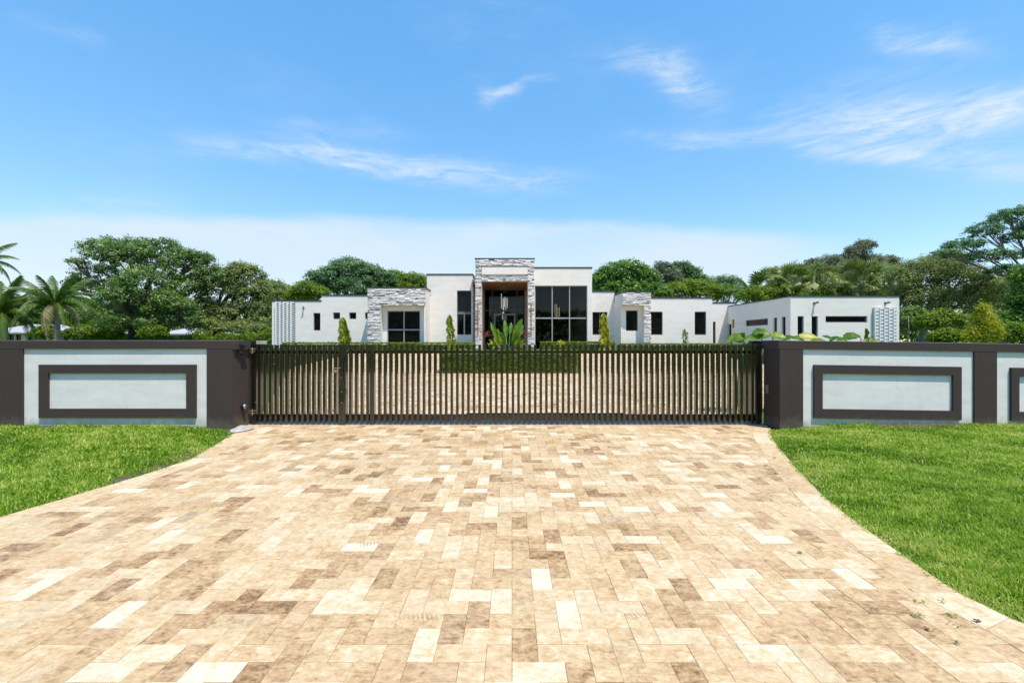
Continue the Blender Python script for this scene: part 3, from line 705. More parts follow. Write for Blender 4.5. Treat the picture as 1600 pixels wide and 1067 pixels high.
for i, (px, py) in enumerate([(1437, 942), (1472, 941), (1434, 962), (1486, 962), (1492, 978), (1196, 728), (1213, 741), (1528, 972), (1495, 1006), (1388, 792), (1210, 716), (1452, 985), (1250, 864)]):
    D = 700*H/(py-CY); x = (px-800)/F*D; b = MB(); n = random.randint(7, 16)
    green = i in (0, 1, 2, 3, 4)
    rr = 0.028 if green else 0.016
    for k in range(n):
        a = random.uniform(0, 6.28); r_ = rr*random.random()**.5; c = Vector((x+1.5*r_*math.cos(a), D+r_*math.sin(a), 0.006+random.random()*0.012)); s = random.uniform(.006, .013)
        d = Vector((random.uniform(-1, 1), random.uniform(-1, 1), random.uniform(.0, .6))).normalized(); e = d.cross(Vector((0, 0, 1))).normalized()
        b.add([c-d*s, c+e*s*.5, c+d*s, c-e*s*.5], [(0, 1, 2, 3)], random.random())
    o = b.build('weed' if green else 'leaf_litter', M['hedge'] if green else M['litter'])
    if green: tag(o, ['green weed tuft in a paving joint, highest of the five by the right edge', 'green weed tuft beside the highest one, nearer the lawn', 'green weed tuft in a joint, leftmost and lowest pair by the right edge', 'green weed tuft in a joint just below the one nearer the lawn', 'lowest green weed tuft on the paving, towards the lower right corner'][i], 'weed', 'weeds in the paving joints')
    else: tag(o, 'small dry leaf scrap lying on the right side of the paving', 'leaf litter', 'leaf scraps on the paving')

# ------------------------------------------------------------------ house
house = empty('house', (0, 31, 1.1), 'long white flat-roofed modern house with grey stone frames behind the gate', 'house')
def P(x, Y): return (x-800)/F*Y
def Q(y, Y): return H+(CY-y)/F*Y
GZ = 0.9
def wall_front(x0, x1, z0, z1, y, holes, th=0.28, name='wall', mat=None):
    b = MB(); xs_ = sorted(set([x0, x1]+[h[0] for h in holes]+[h[1] for h in holes])); zs_ = sorted(set([z0, z1]+[h[2] for h in holes]+[h[3] for h in holes]))
    xs_ = [x for x in xs_ if x0 <= x <= x1]; zs_ = [z for z in zs_ if z0 <= z <= z1]
    # shared grid so there are no seams
    nx_, nz_ = len(xs_), len(zs_)
    inh = lambda i, k: any(h[0] <= (xs_[i]+xs_[i+1])/2 <= h[1] and h[2] <= (zs_[k]+zs_[k+1])/2 <= h[3] for h in holes)
    V = [(x, yy_, z) for yy_ in (y, y+th) for z in zs_ for x in xs_]
    idx = lambda f, k, i: f*nx_*nz_+k*nx_+i
    Fs = []
    solid = {(i, k): not inh(i, k) for i in range(nx_-1) for k in range(nz_-1)}
    for (i, k), s in solid.items():
        if not s: continue
        Fs.append((idx(0,k,i), idx(0,k,i+1), idx(0,k+1,i+1), idx(0,k+1,i))); Fs.append((idx(1,k,i), idx(1,k+1,i), idx(1,k+1,i+1), idx(1,k,i+1)))
        for (di, dk, a, c) in ((-1,0,(k,i),(k+1,i)), (1,0,(k+1,i+1),(k,i+1)), (0,-1,(k,i+1),(k,i)), (0,1,(k+1,i),(k+1,i+1))):
            if not solid.get((i+di, k+dk), False):
                Fs.append((idx(0,*a), idx(0,*c), idx(1,*c), idx(1,*a)))
    b.add(V, Fs); return b
def window(x0, x1, z0, z1, y, vm=(), hm=(), glass='dglass', parent=None, fw=0.05, rec=0.10, mat='frame'):
    """frame bars recessed in the opening; panes as sub-parts"""
    parent = parent or house
    b = MB(); ya, yb = y+rec, y+rec+0.09
    b.box(x0, x0+fw, ya, yb, z0, z1); b.box(x1-fw, x1, ya, yb, z0, z1); b.box(x0+fw, x1-fw, ya, yb, z1-fw, z1); b.box(x0+fw, x1-fw, ya, yb, z0, z0+fw)
    xs_ = [x0+fw]+list(vm)+[x1-fw]; zs_ = [z0+fw]+list(hm)+[z1-fw]; m = 0.035
    for v in vm: b.box(v-m, v+m, ya-0.01, yb, z0+fw, z1-fw)
    for h in hm: b.box(x0+fw, x1-fw, ya-0.014, yb-0.003, h-m*1.3, h+m*1.3)
    w = b.build('window', M[mat], parent)
    for i in range(len(xs_)-1):
        for k in range(len(zs_)-1):
            p = MB(); p.box(xs_[i], xs_[i+1], ya+0.035, ya+0.047, zs_[k], zs_[k+1]); p.build('pane', M[glass], w)
    return w
def vwin(y0, y1, z0, z1, x, parent=None):       # window in the wing face whose normal is -x
    b = MB(); fw = 0.05; xa, xb = x+0.08, x+0.16
    b.box(xa, xb, y0, y0+fw, z0, z1); b.box(xa, xb, y1-fw, y1, z0, z1); b.box(xa, xb, y0+fw, y1-fw, z1-fw, z1); b.box(xa, xb, y0+fw, y1-fw, z0, z0+fw)
    w = b.build('window', M['frame'], parent or house); p = MB(); p.box(xa+.03, xa+.045, y0+fw, y1-fw, z0+fw, z1-fw); p.build('pane', M['dglass'], w)
def coping(x0, x1, y0, y1, z, h=0.10, ov=0.03):
    b = MB(); b.box(x0-ov, x1+ov, y0-ov, y1+ov, z, z+h); return b.build('parapet_cap', M['darkcap'], house)
def block(x0, x1, yf, yb, ztop, holes, sides='lrb', z0=GZ, roof=True, rz=0.4):
    b = wall_front(x0, x1, z0, ztop, yf, holes)
    t = 0.28
    if 'l' in sides: b.box(x0, x0+0.2, yf+t, yb, z0, ztop)
    if 'r' in sides: b.box(x1-0.2, x1, yf+t, yb, z0, ztop)
    if 'b' in sides: b.box(x0+0.2, x1-0.2, yb-0.2, yb, z0, ztop)
    b.build('wall', M['white'], house)
    if roof:
        r_ = MB(); r_.box(x0+0.2, x1-0.2, yf+t, yb-0.2, ztop-rz-0.2, ztop-rz); r_.build('roof', M['concrete'], house)
    coping(x0, x1, yf, yb, ztop)
def ph(x0, x1, y0, y1, Y): return (P(x0, Y), P(x1, Y), Q(y1, Y), Q(y0, Y))
# --- left wing
hA = [ph(489.5, 500.5, 489, 516.5, 32)]
block(P(425, 32), P(502, 32), 32, 42, Q(471, 32), hA)
window(*[hA[0][i] for i in (0, 1, 2, 3)], 32)
hB = [ph(520.3, 531.3, 488.2, 498.6, 32), ph(545.5, 556.5, 488.2, 498.6, 32), ph(570.2, 581, 488.2, 498.6, 32)]
block(P(502, 32)+0.002, P(674, 32.4), 32.003, 42.5, Q(462.5, 32), hB)
for h in hB: window(*h, 32)
# --- stone framed box left (C)
Yc = 30.3
x0c, x1c = P(574.5, Yc), P(665, Yc); zt = Q(451, Yc); zo = Q(477, Yc); xo0, xo1 = P(595, Yc), P(663.6, Yc)
b = MB(); b.box(x0c, x1c, Yc, Yc+0.5, zo, zt); b.box(x0c, xo0, Yc, Yc+0.5, GZ, zo-0.001); b.box(x0c, x0c+0.2, Yc+0.502, 31.998, GZ, zt)
b.build('wall', M['white'], house)
b = MB(); b.box(x1c-0.11, x1c+0.003, Yc+0.003, 32.0, GZ, zo-0.002); b.box(x1c-0.11, x1c+0.003, Yc+0.502, 32.0, zo, zt-0.003); b.build('wall', M['white'], house)
wc = (P(605, Yc+.5), P(656.5, Yc+.5), GZ, Q(485.5, Yc+.5))
b = wall_front(xo0-0.02, x1c-0.112, GZ-.05, zo+0.2, Yc+0.505, [(wc[0], wc[1], GZ+0.1, wc[3])], 0.2); b.build('wall', M['white'], house)
window(wc[0], wc[1], GZ+0.1, wc[3], Yc+0.45, vm=(P(631, Yc+.5),), hm=(Q(515.3, Yc+.5),), mat='mull')
b = MB(); b.box(x0c+.2, x1c-.11, Yc+.502, 32, zt-0.6, zt-0.4); b.build('roof', M['concrete'], house)
coping(x0c, x1c, Yc, 31.96, zt, ov=0.04)
# --- tall block D
hD = [ph(714, 738.0, 454, 523, 32)]; hD[0] = (hD[0][0], P(736.6, 32), hD[0][2], hD[0][3])
xD1 = P(738.6, 32)
block(P(667, 32), xD1, 32-0.006, 42, Q(430, 32), hD)
hd = hD[0]; xm = (hd[0]+hd[1])/2
window(hd[0], hd[1], hd[2], hd[3], 32, hm=(Q(487.3, 32),), mat='frame')
b = MB(); b.box(xm-0.05, xm+0.05, 32.08, 32.16, hd[2]+.05, Q(488.5, 32)); b.box(hd[0]+.05, xm-.05, 32.09, 32.15, Q(490.3, 32), Q(488.9, 32)); b.box(xm+.05, hd[1]-.05, 32.09, 32.15, Q(490.3, 32), Q(488.9, 32)); b.build('transom', M['mull'], house)
# --- entrance wall and glazing
YE = 35.0
ex0, ex1 = xD1+0.003, P(825, 32)
eg = (P(756.5, YE), P(820, YE), 1.12, Q(452.5, YE))
b = wall_front(ex0, ex1, GZ, 6.9, YE, [eg], 0.2); b.build('wall', M['beige'], house)
w = window(eg[0], eg[1], eg[2], eg[3], YE, vm=(P(769.5, YE), P(807.7, YE)), hm=(Q(485, YE),), glass='glass', mat='frame')
b = MB(); dz = Q(490, YE); da, dm, db = P(771.5, YE), P(788.5, YE), P(805.5, YE)
for (a, c) in ((da, dm-0.01), (dm+0.01, db)):
    b.box(a, a+.13, YE+.06, YE+.12, 1.15, dz); b.box(c-.13, c, YE+.06, YE+.12, 1.15, dz); b.box(a+.13, c-.13, YE+.06, YE+.12, dz-.13, dz); b.box(a+.13, c-.13, YE+.06, YE+.12, 1.15, 1.4)
d_ = b.build('door', M['mull'], house)
for s in (-0.07, 0.07):
    h = MB(); h.tube([(dm+s, YE+.0, 1.9), (dm+s, YE+.0, 2.6)], 0.02, 8); h.build('handle', M['steel'], d_)
# --- portico E
Yp = 30.2
pe0, pe1, pe2, pe3 = P(742.8, Yp), P(752, Yp), P(825, Yp), P(834.8, Yp); zpt = Q(405.3, Yp); zpo = Q(440, Yp)
b = MB(); b.box(pe0, pe3, Yp, Yp+1.2, zpo, zpt); b.box(pe0, pe1, Yp, Yp+1.2, GZ, zpo-.001); b.box(pe2, pe3, Yp, Yp+1.2, GZ, zpo-.001)
b.box(pe0+0.02, pe0+0.3, Yp+1.202, YE+1, zpo+.1, zpt-0.05); b.box(pe3-0.3, pe3-.02, Yp+1.202, YE+1, zpo+.1, zpt-.05); b.build('portico', M['white'], house)
b = MB(); b.box(pe1+0.002, pe1+0.03, Yp+0.04, Yp+1.16, GZ, zpo-.002); b.box(pe2-0.03, pe2-.002, Yp+.04, Yp+1.16, GZ, zpo-.002); b.build('portico_lining', M['beige'], house)
b = MB(); b.box(xD1+0.004, ex1-.004, Yp+1.204, YE-.003, zpo-.03, zpo+.09); b.box(pe1+.032, pe2-.032, Yp+.04, Yp+1.19, zpo-.03, zpo-.003); b.build('ceiling', M['wood'], house)
b = MB(); b.box(P(784, 31.5), P(793, 31.5), 31.3, 31.5, zpo-.06, zpo-.031); b.build('ceiling_light', M['black'], house)
b = MB(); b.box(P(752.8, Yp), P(824.5, Yp), Yp-0.12, Yp-0.002, Q(429, Yp), Q(417.2, Yp)); b.build('white_band', M['white'], house)
b = MB(); b.box(P(752.8, Yp)-.02, P(824.5, Yp)+.02, Yp-0.14, Yp-0.003, Q(417.2, Yp)+.001, Q(417.2, Yp)+.05); b.build('parapet_cap', M['darkcap'], house)
coping(pe0, pe3, Yp, YE+1, zpt, 0.08, 0.04)
b = MB(); b.box(P(786.5, Yp), P(790, Yp), Yp-.16, Yp-.03, Q(438.5, Yp), Q(434.5, Yp)); b.build('spotlight', M['shadefit'], house)
for xx in (747.0, 830.0):
    b = MB(); b.box(P(xx-0.75, Yp), P(xx+0.75, Yp), Yp-0.12, Yp-0.02, Q(524, Yp), Q(473, Yp)); b.build('strip_lamp', M['amber'], house)
# --- main glazed block F
hF = (P(835.6, 32), P(917.8, 32), 1.15, Q(446.3, 32))
fb = wall_front(ex1+0.003, P(925, 32), GZ, Q(419.5, 32), 32, [hF]); zf = Q(419.5, 32)
fb.box(ex1+.003, ex1+.2, 32.28, 34.98, GZ, zf); fb.box(ex1+0.003, ex1+.2, 35.4, 44, GZ, zf); fb.box(P(925, 32)-.2, P(925, 32), 32.28, 44, GZ, zf); fb.build('wall', M['white'], house)
coping(ex1+.003, P(925, 32), 32, 44, zf)
window(*hF, 32, vm=(P(863, 32), P(890.2, 32)), hm=(Q(497, 32),), glass='glass', mat='mull')
# interior hall behind the clear glass
b = MB(); X0, X1 = ex0-0.5, P(925, 32)-0.21
b.box(X0, X1, 43.6, 43.75, GZ, 6.85); b.box(X0, X1, 32.3, 43.6, 1.08, 1.12) ; b.box(X0-.1, X0, 35.2, 43.6, GZ, 6.85)
b.box(X0, ex1+.2, 35.21, 43.6, 6.55, 6.62); b.box(ex1+.21, X1, 32.3, 43.6, 6.45, 6.62); b.build('interior', M['room'], house)
b = MB()
for (xx, yy_, zz, DD) in ((783.5, 459, 482, 38), (786.2, 466, 484, 38.1), (788.2, 464, 479, 38.2), (790.3, 465, 486, 38), (792.6, 466, 481, 38.1), (785.2, 488, 499, 38.2), (787, 478, 492, 38.3)):
    x = P(xx, DD); b.box(x-.035, x+.035, DD, DD+.07, Q(zz, DD), Q(yy_, DD))
ch = b.build('chandelier', M['lamp'], house)
b = MB()
for xx in (783.5, 786.2, 788.2, 790.3, 792.6): b.box(P(xx, 38.05)-.008, P(xx, 38.05)+.008, 38.04, 38.06, Q(466, 38), 6.54)
b.build('cord', M['steel'], ch)
b = MB()
for (xx, ztop_, zbot, DD) in ((868.5, 477, 497, 36), (873, 480.5, 499, 36)):
    for s in (-1, 1):
        b.tube([(P(xx+s*1.2, DD), DD, Q(zbot, DD)), (P(xx+s*1.2, DD), DD, Q(ztop_, DD))], 0.015, 6)
b.tube([(P(867.3, 36), 36, Q(477, 36)), (P(868.5, 36), 36, Q(475.3, 36)), (P(869.7, 36), 36, Q(477, 36))], .015, 6)
b.build('pendant', M['warm'], house)
b = MB()
for (xx, yy_) in ((854, 455), (878, 455), (884, 450), (860, 449), (734, 460)):
    DD = 36 if xx > 800 else 33.5
    if xx > 800: b.tube([(P(xx, DD), DD, 6.43), (P(xx, DD), DD, 6.41)], 0.06, 8)
b.build('downlight', M['warm'], house)
# --- G
hG = [ph(925.3, 949, 487.5, 523.2, 32.3)]; hG[0] = (hG[0][0]+.02, *hG[0][1:])
block(P(925, 32)+.003, P(960, 32.3), 32.3, 42, Q(456.5, 32.3), hG, sides='rb')
window(*hG[0], 32.3, vm=(P(937.5, 32.3),))
# --- H stone framed box right
Yh = 30.0
x0h, x1h = P(972.8, Yh), P(1017, Yh); zt = Q(457.3, Yh); zo = Q(477.3, Yh); xo1 = P(1006, Yh)
b = MB(); b.box(x0h, x1h, Yh, Yh+.45, zo, zt); b.box(xo1, x1h, Yh, Yh+.45, GZ, zo-.001); b.box(x1h-.2, x1h, Yh+.452, 32.4, GZ, zt); b.box(x0h-.002, x0h+.12, Yh+.452, 32.3, GZ, zt-.002); b.build('wall', M['white'], house)
wh = (P(978, Yh+.45), P(996.6, Yh+.45), Q(517, Yh+.45), Q(485, Yh+.45))
b = wall_front(x0h+.121, xo1+.05, GZ, zo+.2, Yh+.455, [wh], .2); b.build('wall', M['white'], house)
window(*wh, Yh+.455, rec=.05)
b = MB(); b.box(x0h+.12, x1h-.2, Yh+.452, 32.3, zt-.6, zt-.4); b.build('roof', M['concrete'], house)
coping(x0h, x1h, Yh, 32.26, zt, ov=.04)
# --- I, J
hI = [ph(1012, 1035.5, 487, 523.3, 32), ph(1085.5, 1103.5, 487, 523.3, 32)]
block(x1h+.002, P(1113, 32), 32, 42, Q(466.5, 32), hI)
for h in hI: window(*h, 32)
hJ = [ph(1114, 1118.3, 502.5, 548, 33.5)]
block(P(1113, 32)+.003, 16.7, 33.5, 42, Q(474, 33.5), hJ, sides='rb')
window(hJ[0][0], hJ[0][1], max(hJ[0][2], GZ+.05), hJ[0][3], 33.5)
# --- K wing
KX0, KX1, KY0, KY1 = 16.16, 22.47, 26.0, 36.0; kz = Q(464, 26)
hK = [ph(1246.3, 1256, 494, 526, 26), ph(1268.2, 1278.2, 494, 526, 26), ph(1290, 1355.5, 493.8, 503.8, 26)]
b = wall_front(KX0+.3, KX1, 0.6, kz, KY0, hK); b.box(KX1-.2, KX1, KY0+.28, KY1, .6, kz); b.box(KX0+.3, KX1-.2, KY1-.2, KY1, .6, kz); b.build('wall', M['white'], house)
for h in hK: window(*h, 26)
# its left face, built in a local frame then turned: local x -> world y
kyh = [(26.47, 26.85, 2.05, 3.23), (27.33, 27.7, 2.05, 3.23), (28.3, 31.0, 2.80, 3.22), (33.0, 33.9, 0.95, 3.05)]
bb = wall_front(KY0, KY1, 0.6, kz, 0, kyh, 0.3)
bb.v = [(KX0+v[1], v[0], v[2]) for v in bb.v]; bb.f = [tuple(reversed(f)) for f in bb.f]; bb.build('wall', M['white'], house)
for h in kyh: vwin(h[0], h[1], h[2], h[3], KX0)
b = MB(); b.box(KX0+.3, KX1-.2, KY0+.28, KY1-.2, kz-.6, kz-.4); b.build('roof', M['concrete'], house)
coping(KX0, KX1, KY0, KY1, kz, .07)
# --- breeze block screens
def screen(xa, xb, y, za, zb, cols, mode):
    root = MB(); w = (xb-xa)/cols
    bk = MB(); bk.box(xa-.02, xb+.02, y-0.03, y-.004, za, zb); scr = bk.build('screen', M['shadefit'] if mode else M['concrete'], house)
    rh = 0.20 if mode == 0 else 0.155
    n = int((zb-za)/rh)
    for c in range(cols):
        x = xa+c*w
        root.box(x, x+w*(0.30 if mode else 0.16), y-.16, y-.032, za, zb)
        for r in range(n+1):
            z = za+r*rh+(0.5*rh if c % 2 else 0)
            if z+0.06 > zb: continue
            root.box(x+w*(.30 if mode else .16)+.002, x+w*(.995), y-.12, y-.032, z, min(zb, z+rh*(0.42 if mode else 0.72)), random.random())
    tag(root.build('block', M['lightblock'], scr), kind='stuff')
screen(P(430.5, 31.9), P(460, 31.9), 31.99, GZ, Q(471.8, 31.9), 5, 1)
screen(P(1366, 25.9), P(1402, 25.9), 25.99, 0.7, Q(480.5, 25.9), 5, 0)
# --- wall sconces
def sconce(x, y, Y, ln):
    b = MB(); b.tube([(P(x, Y), Y, Q(y, Y)), (P(x, Y), Y-.12, Q(y, Y)+.02), (P(x, Y)+.06, Y-.22, Q(y, Y)+.05)], [.05, .05, .07], 10); b.box(P(x, Y)-.09, P(x, Y)+.0, Y-.03, Y-.004, Q(y, Y)-.08, Q(y, Y)+.08); b.build('wall_lamp', M['shadefit'], house)
sconce(1273, 474, 26, 0); sconce(1384, 474, 26, 0); sconce(475, 481, 32, 0)
b = MB(); b.box(KX0-.08, KX0-.002, 32.6, 32.72, 2.75, 3.35); b.build('wall_lamp', M['amber'], house)
# --- ledger stone cladding: individual strips as real geometry
def cladding(x0, x1, y, z0, z1, rh=0.068, seed=0):
    rg = random.Random(seed); b = MB(); z = z0
    while z < z1-0.02:
        h = min(rh*rg.uniform(.7, 1.3), z1-z); x = x0-rg.uniform(0, .3); dark_row = rg.random()
        while x < x1-.01:
            L = rg.uniform(.15, .6); a, c = max(x, x0), min(x+L, x1)
            if c-a > .02:
                t = 0.98-abs(rg.gauss(0, .30)); 
                if rg.random() < .11: t = rg.uniform(0.0, .3)
                d = rg.uniform(0.02, .085)
                dz = min(rg.uniform(-.006, .006), 0)
                b.add([(a+.004, y-d, z+.004), (c-.004, y-d*rg.uniform(.8, 1.1), z+.004), (c-.004, y-d*rg.uniform(.7, 1.0), z+h-.008), (a+.004, y-d*rg.uniform(.7, 1), z+h-.008),
                       (a+.004, y-.001, z+.004), (c-.004, y-.001, z+.004), (c-.004, y-.001, z+h-.008), (a+.004, y-.001, z+h-.008)],
                      [(0, 1, 2, 3), (3, 2, 6, 7), (0, 3, 7, 4), (1, 5, 6, 2), (0, 4, 5, 1)], t)
            x += L
        z += h
    tag(b.build('stone_cladding', M['stone'], house), kind='stuff')
cladding(x0c, x1c, Yc, Q(477, Yc), Q(451, Yc)-.01, seed=1); cladding(x0c, P(595, Yc), Yc, GZ, Q(477, Yc)-.002, seed=2)
cladding(x0h, x1h, Yh, zo, zt-.01, seed=3); cladding(xo1, x1h, Yh, GZ, zo-.002, seed=4)
cladding(pe0, pe3, Yp, Q(417, Yp), zpt-.01, seed=5); cladding(pe0, P(752.3, Yp), Yp, zpo, Q(417, Yp)-.002, seed=6); cladding(P(825, Yp), pe3, Yp, zpo, Q(417, Yp)-.002, seed=7)
cladding(P(752.3, Yp)+.002, P(825, Yp)-.002, Yp, zpo, Q(429.2, Yp), seed=8); cladding(pe0, pe1, Yp, GZ, zpo-.002, seed=9); cladding(pe2, pe3, Yp, GZ, zpo-.002, seed=10)

# ------------------------------------------------------------------ foliage
def leaf_quads(C, size, rg, up=0.35, elong=2.0, out=None):
    """C (n,3) leaf centres -> verts (4n,3), faces (n,4)"""
    n = len(C); nrm = rg.normal(0, 1, (n, 3)); nrm[:, 2] = np.abs(nrm[:, 2])+up
    if out is not None: nrm += out*0.9
    nrm /= np.linalg.norm(nrm, axis=1)[:, None]
    t = rg.normal(0, 1, (n, 3)); t -= (t*nrm).sum(1)[:, None]*nrm; t /= np.linalg.norm(t, axis=1)[:, None]; s = np.cross(nrm, t)
    L = size*rg.uniform(.6, 1.35, n)[:, None]; W = L/elong
    V = np.stack([C-t*L*.5, C+s*W*.5-t*L*.05, C+t*L*.5, C-s*W*.5-t*L*.05], 1).reshape(-1, 3)
    return V, np.arange(4*n).reshape(n, 4)
def crown_points(lobes, n_cl, cr, per, rg, flat=0.6, shell=0.62):
    lob = np.array(lobes, dtype=float); area_ = lob[:, 3]*lob[:, 4]+lob[:, 3]*lob[:, 5]+lob[:, 4]*lob[:, 5]
    idx = rg.choice(len(lob), n_cl*2, p=area_/area_.sum()); d = rg.normal(0, 1, (n_cl*2, 3)); d[:, 2] = np.where(d[:, 2] < -0.6, -d[:, 2]*.5, d[:, 2]); d /= np.linalg.norm(d, axis=1)[:, None]
    r = shell+(1.03-shell)*rg.uniform(0, 1, n_cl*2)**.55
    c = lob[idx, :3]+d*lob[idx, 3:]*r[:, None]
    ok = np.ones(len(c), bool)
    for L in lob:
        q = ((c-L[:3])/L[3:]); ok &= (q**2).sum(1) > 0.28
    c = c[ok][:n_cl]; dd = d[ok][:n_cl]
    m = len(c); k = np.maximum(4, (per*rg.uniform(.4, 1.5, m)).astype(int))
    rep = np.repeat(np.arange(m), k); s = cr*rg.uniform(.55, 1.35, m)
    off = rg.normal(0, 1, (len(rep), 3)); off /= np.linalg.norm(off, axis=1)[:, None]; off *= rg.uniform(0, 1, (len(rep), 1))**.42
    off *= s[rep][:, None]; off[:, 2] *= flat
    tone = rg.normal(0.42, .22, m)[rep]+rg.normal(0, .13, len(rep))
    return c, c[rep]+off, tone, dd[rep]
def tree(name, label, base, lobes, mat, n_cl=500, cr=.6, per=34, leaf=.2, bark='bark', trunk_r=.3, seed=1, group=None, limbs=26, flat=.6, shell=.62, cat='tree', crown='crown', elong=2.0, fork=.35, thick=1.0, up=.35):
    rg = np.random.default_rng(seed); r2 = random.Random(seed)
    root = empty(name, base, label, cat, group)
    c, pts, tone, dd = crown_points(lobes, n_cl, cr, per, rg, flat, shell)
    V, Fc = leaf_quads(pts, leaf, rg, up, elong, dd)
    me = raw_mesh(crown, V-np.array(base), Fc, np.clip(tone, 0, 1)); link(crown, me, M[mat], root)
    b = MB(); B = Vector(base); zmin = min(L[2]-L[5] for L in lobes); cen = Vector((sum(L[0] for L in lobes)/len(lobes), sum(L[1] for L in lobes)/len(lobes), 0))
    ht = max(0.8, (sum(L[2] for L in lobes)/len(lobes)-base[2])*fork)
    f0 = B+Vector(((cen.x-B.x)*.12, (cen.y-B.y)*.12, ht))
    b.tube([B-Vector((0, 0, .3)), B+Vector((0, 0, ht*.15)), B.lerp(f0, .6)+Vector((r2.uniform(-.1, .1), 0, 0)), f0], [trunk_r*1.35, trunk_r, trunk_r*.85, trunk_r*.7], 10)
    for L in lobes:
        e = Vector(L[:3]); m_ = f0.lerp(e, .5)+Vector((r2.uniform(-.3, .3), r2.uniform(-.3, .3), r2.uniform(-.1, .5)))*trunk_r*1.5
        b.tube([f0-Vector((0, 0, trunk_r*.3)), m_, e], [trunk_r*.55*thick, trunk_r*.36*thick, trunk_r*.18*thick], 7)
        near = [q for q in c if ((q-np.array(L[:3]))**2/np.array(L[3:])**2).sum() < 1.15]; r2.shuffle(near)
        for q in near[:max(3, limbs//len(lobes))]:
            q = Vector(q); s_ = m_.lerp(e, r2.uniform(.0, 1)); mid = s_.lerp(q, .5)+Vector((r2.uniform(-1, 1), r2.uniform(-1, 1), r2.uniform(-.2, .6)))*trunk_r*.5
            b.tube([s_, mid, q], [trunk_r*.17*thick, trunk_r*.11*thick, trunk_r*.04*thick], 5, False)
    b.build('trunk', M[bark], root, True); return root
def lob(D, lst, dz=0.8):       # list of (px,py,rx,ry[,depth offset])
    out = []
    for q in lst:
        d = D+(q[4] if len(q) > 4 else 0); p = PX(q[0], q[1], d); rx = q[2]/F*d; rz = q[3]/F*d; out.append((p.x, p.y, p.z, rx, max(rx*dz, rz*.8), rz))
    return out
def gbase(x, D): return (P(x, D), D, terr(D))
GB = 'trees growing beyond the left wall'
# big oak on the left
tree('oak_tree', 'large dark green oak with thick trunk rising above the left wall, tallest on that side', gbase(208, 48),
     lob(48, [(205, 405, 42, 34), (165, 395, 34, 26), (150, 440, 36, 30, 2), (250, 400, 40, 28), (295, 415, 40, 26), (235, 450, 50, 36, -2), (290, 455, 42, 34), (190, 470, 40, 30, -3), (330, 432, 26, 18), (118, 410, 12, 7), (260, 490, 40, 22), (312, 404, 20, 10), (150, 492, 26, 18, -1), (180, 503, 22, 12, -4), (240, 507, 26, 12, -3), (292, 503, 34, 16, -2), (125, 450, 20, 16, 3)]),
     'oak', 1900, .55, 36, .22, 'bark', .62, 11, limbs=90, shell=.45, thick=1.1)
tree('oak_tree', 'spreading olive-green oak between the largest oak and the white house', gbase(325, 50),
     lob(50, [(345, 455, 38, 36), (380, 440, 34, 30), (405, 465, 34, 32), (360, 495, 42, 28), (415, 495, 30, 26), (320, 490, 30, 26), (378, 424, 22, 14), (430, 452, 16, 18, 3), (335, 512, 34, 14, -2), (385, 514, 34, 12, -2)]),
     'olive', 1350, .55, 36, .22, 'bark', .5, 12, limbs=70, shell=.45)
tree('shade_tree', 'slim dark-trunked tree under the canopy of the largest oak', gbase(262, 45),
     lob(45, [(262, 470, 22, 18), (280, 480, 22, 16), (245, 486, 18, 14)]), 'oak', 260, .55, 36, .2, 'bark', .22, 13, limbs=30)
tree('background_tree', 'olive tree touching the left end of the white house', gbase(440, 62),
     lob(62, [(440, 470, 30, 26), (470, 475, 24, 18), (415, 490, 24, 26)]), 'olive', 380, .8, 36, .27, 'bark', .3, 14)
tree('background_tree', 'bright yellow-green tree peeking over the left wing roof', gbase(472, 52),
     lob(52, [(478, 455, 22, 14), (462, 466, 18, 12), (498, 462, 16, 12)]), 'bright', 300, .55, 36, .22, 'bark', .25, 15)
# bright understorey behind the palms
for i, (x, y, rx, ry, D, lb) in enumerate([(70, 500, 34, 26, 60, 'bright green tree behind the coconut palm at the left'), (140, 495, 44, 28, 62, 'bright lime-green tree left of the largest oak'), (190, 508, 40, 20, 58, 'low bright green tree beside the trunk of the largest oak'),
        (15, 490, 34, 30, 64, 'bright green tree at the left photo edge behind palms')]):
    tree('small_tree', lb, gbase(x, D), lob(D, [(x-rx*.4, y, rx*.6, ry*.8), (x+rx*.4, y+2, rx*.6, ry*.75), (x, y-ry*.3, rx*.6, ry*.7)]), 'bright', 330, .7, 34, .26, 'bark', .2, 20+i, fork=.2)
# trees over the house, left of portico
tree('background_tree', 'tall dark round-topped tree behind the left wing of the house', gbase(545, 58),
     lob(58, [(545, 425, 34, 22), (520, 436, 26, 20), (575, 432, 26, 18), (500, 448, 22, 16), (560, 450, 40, 20), (606, 440, 16, 14), (490, 432, 10, 7)]), 'bluegreen', 900, .62, 40, .26, 'bark', .4, 31, shell=.5, limbs=50)
tree('background_tree', 'mid green tree beside the left shoulder of the tall white block', gbase(630, 60),
     lob(60, [(615, 438, 22, 15), (645, 440, 24, 13), (630, 452, 34, 14), (660, 448, 16, 14)]), 'bright', 420, .6, 36, .25, 'bark', .3, 32)
tree('background_tree', 'olive tree low behind the stone framed box of the left wing', gbase(592, 66), lob(66, [(590, 452, 24, 14), (570, 462, 22, 12), (615, 458, 24, 12)]), 'olive', 260, .7, 34, .28, 'bark', .3, 33)
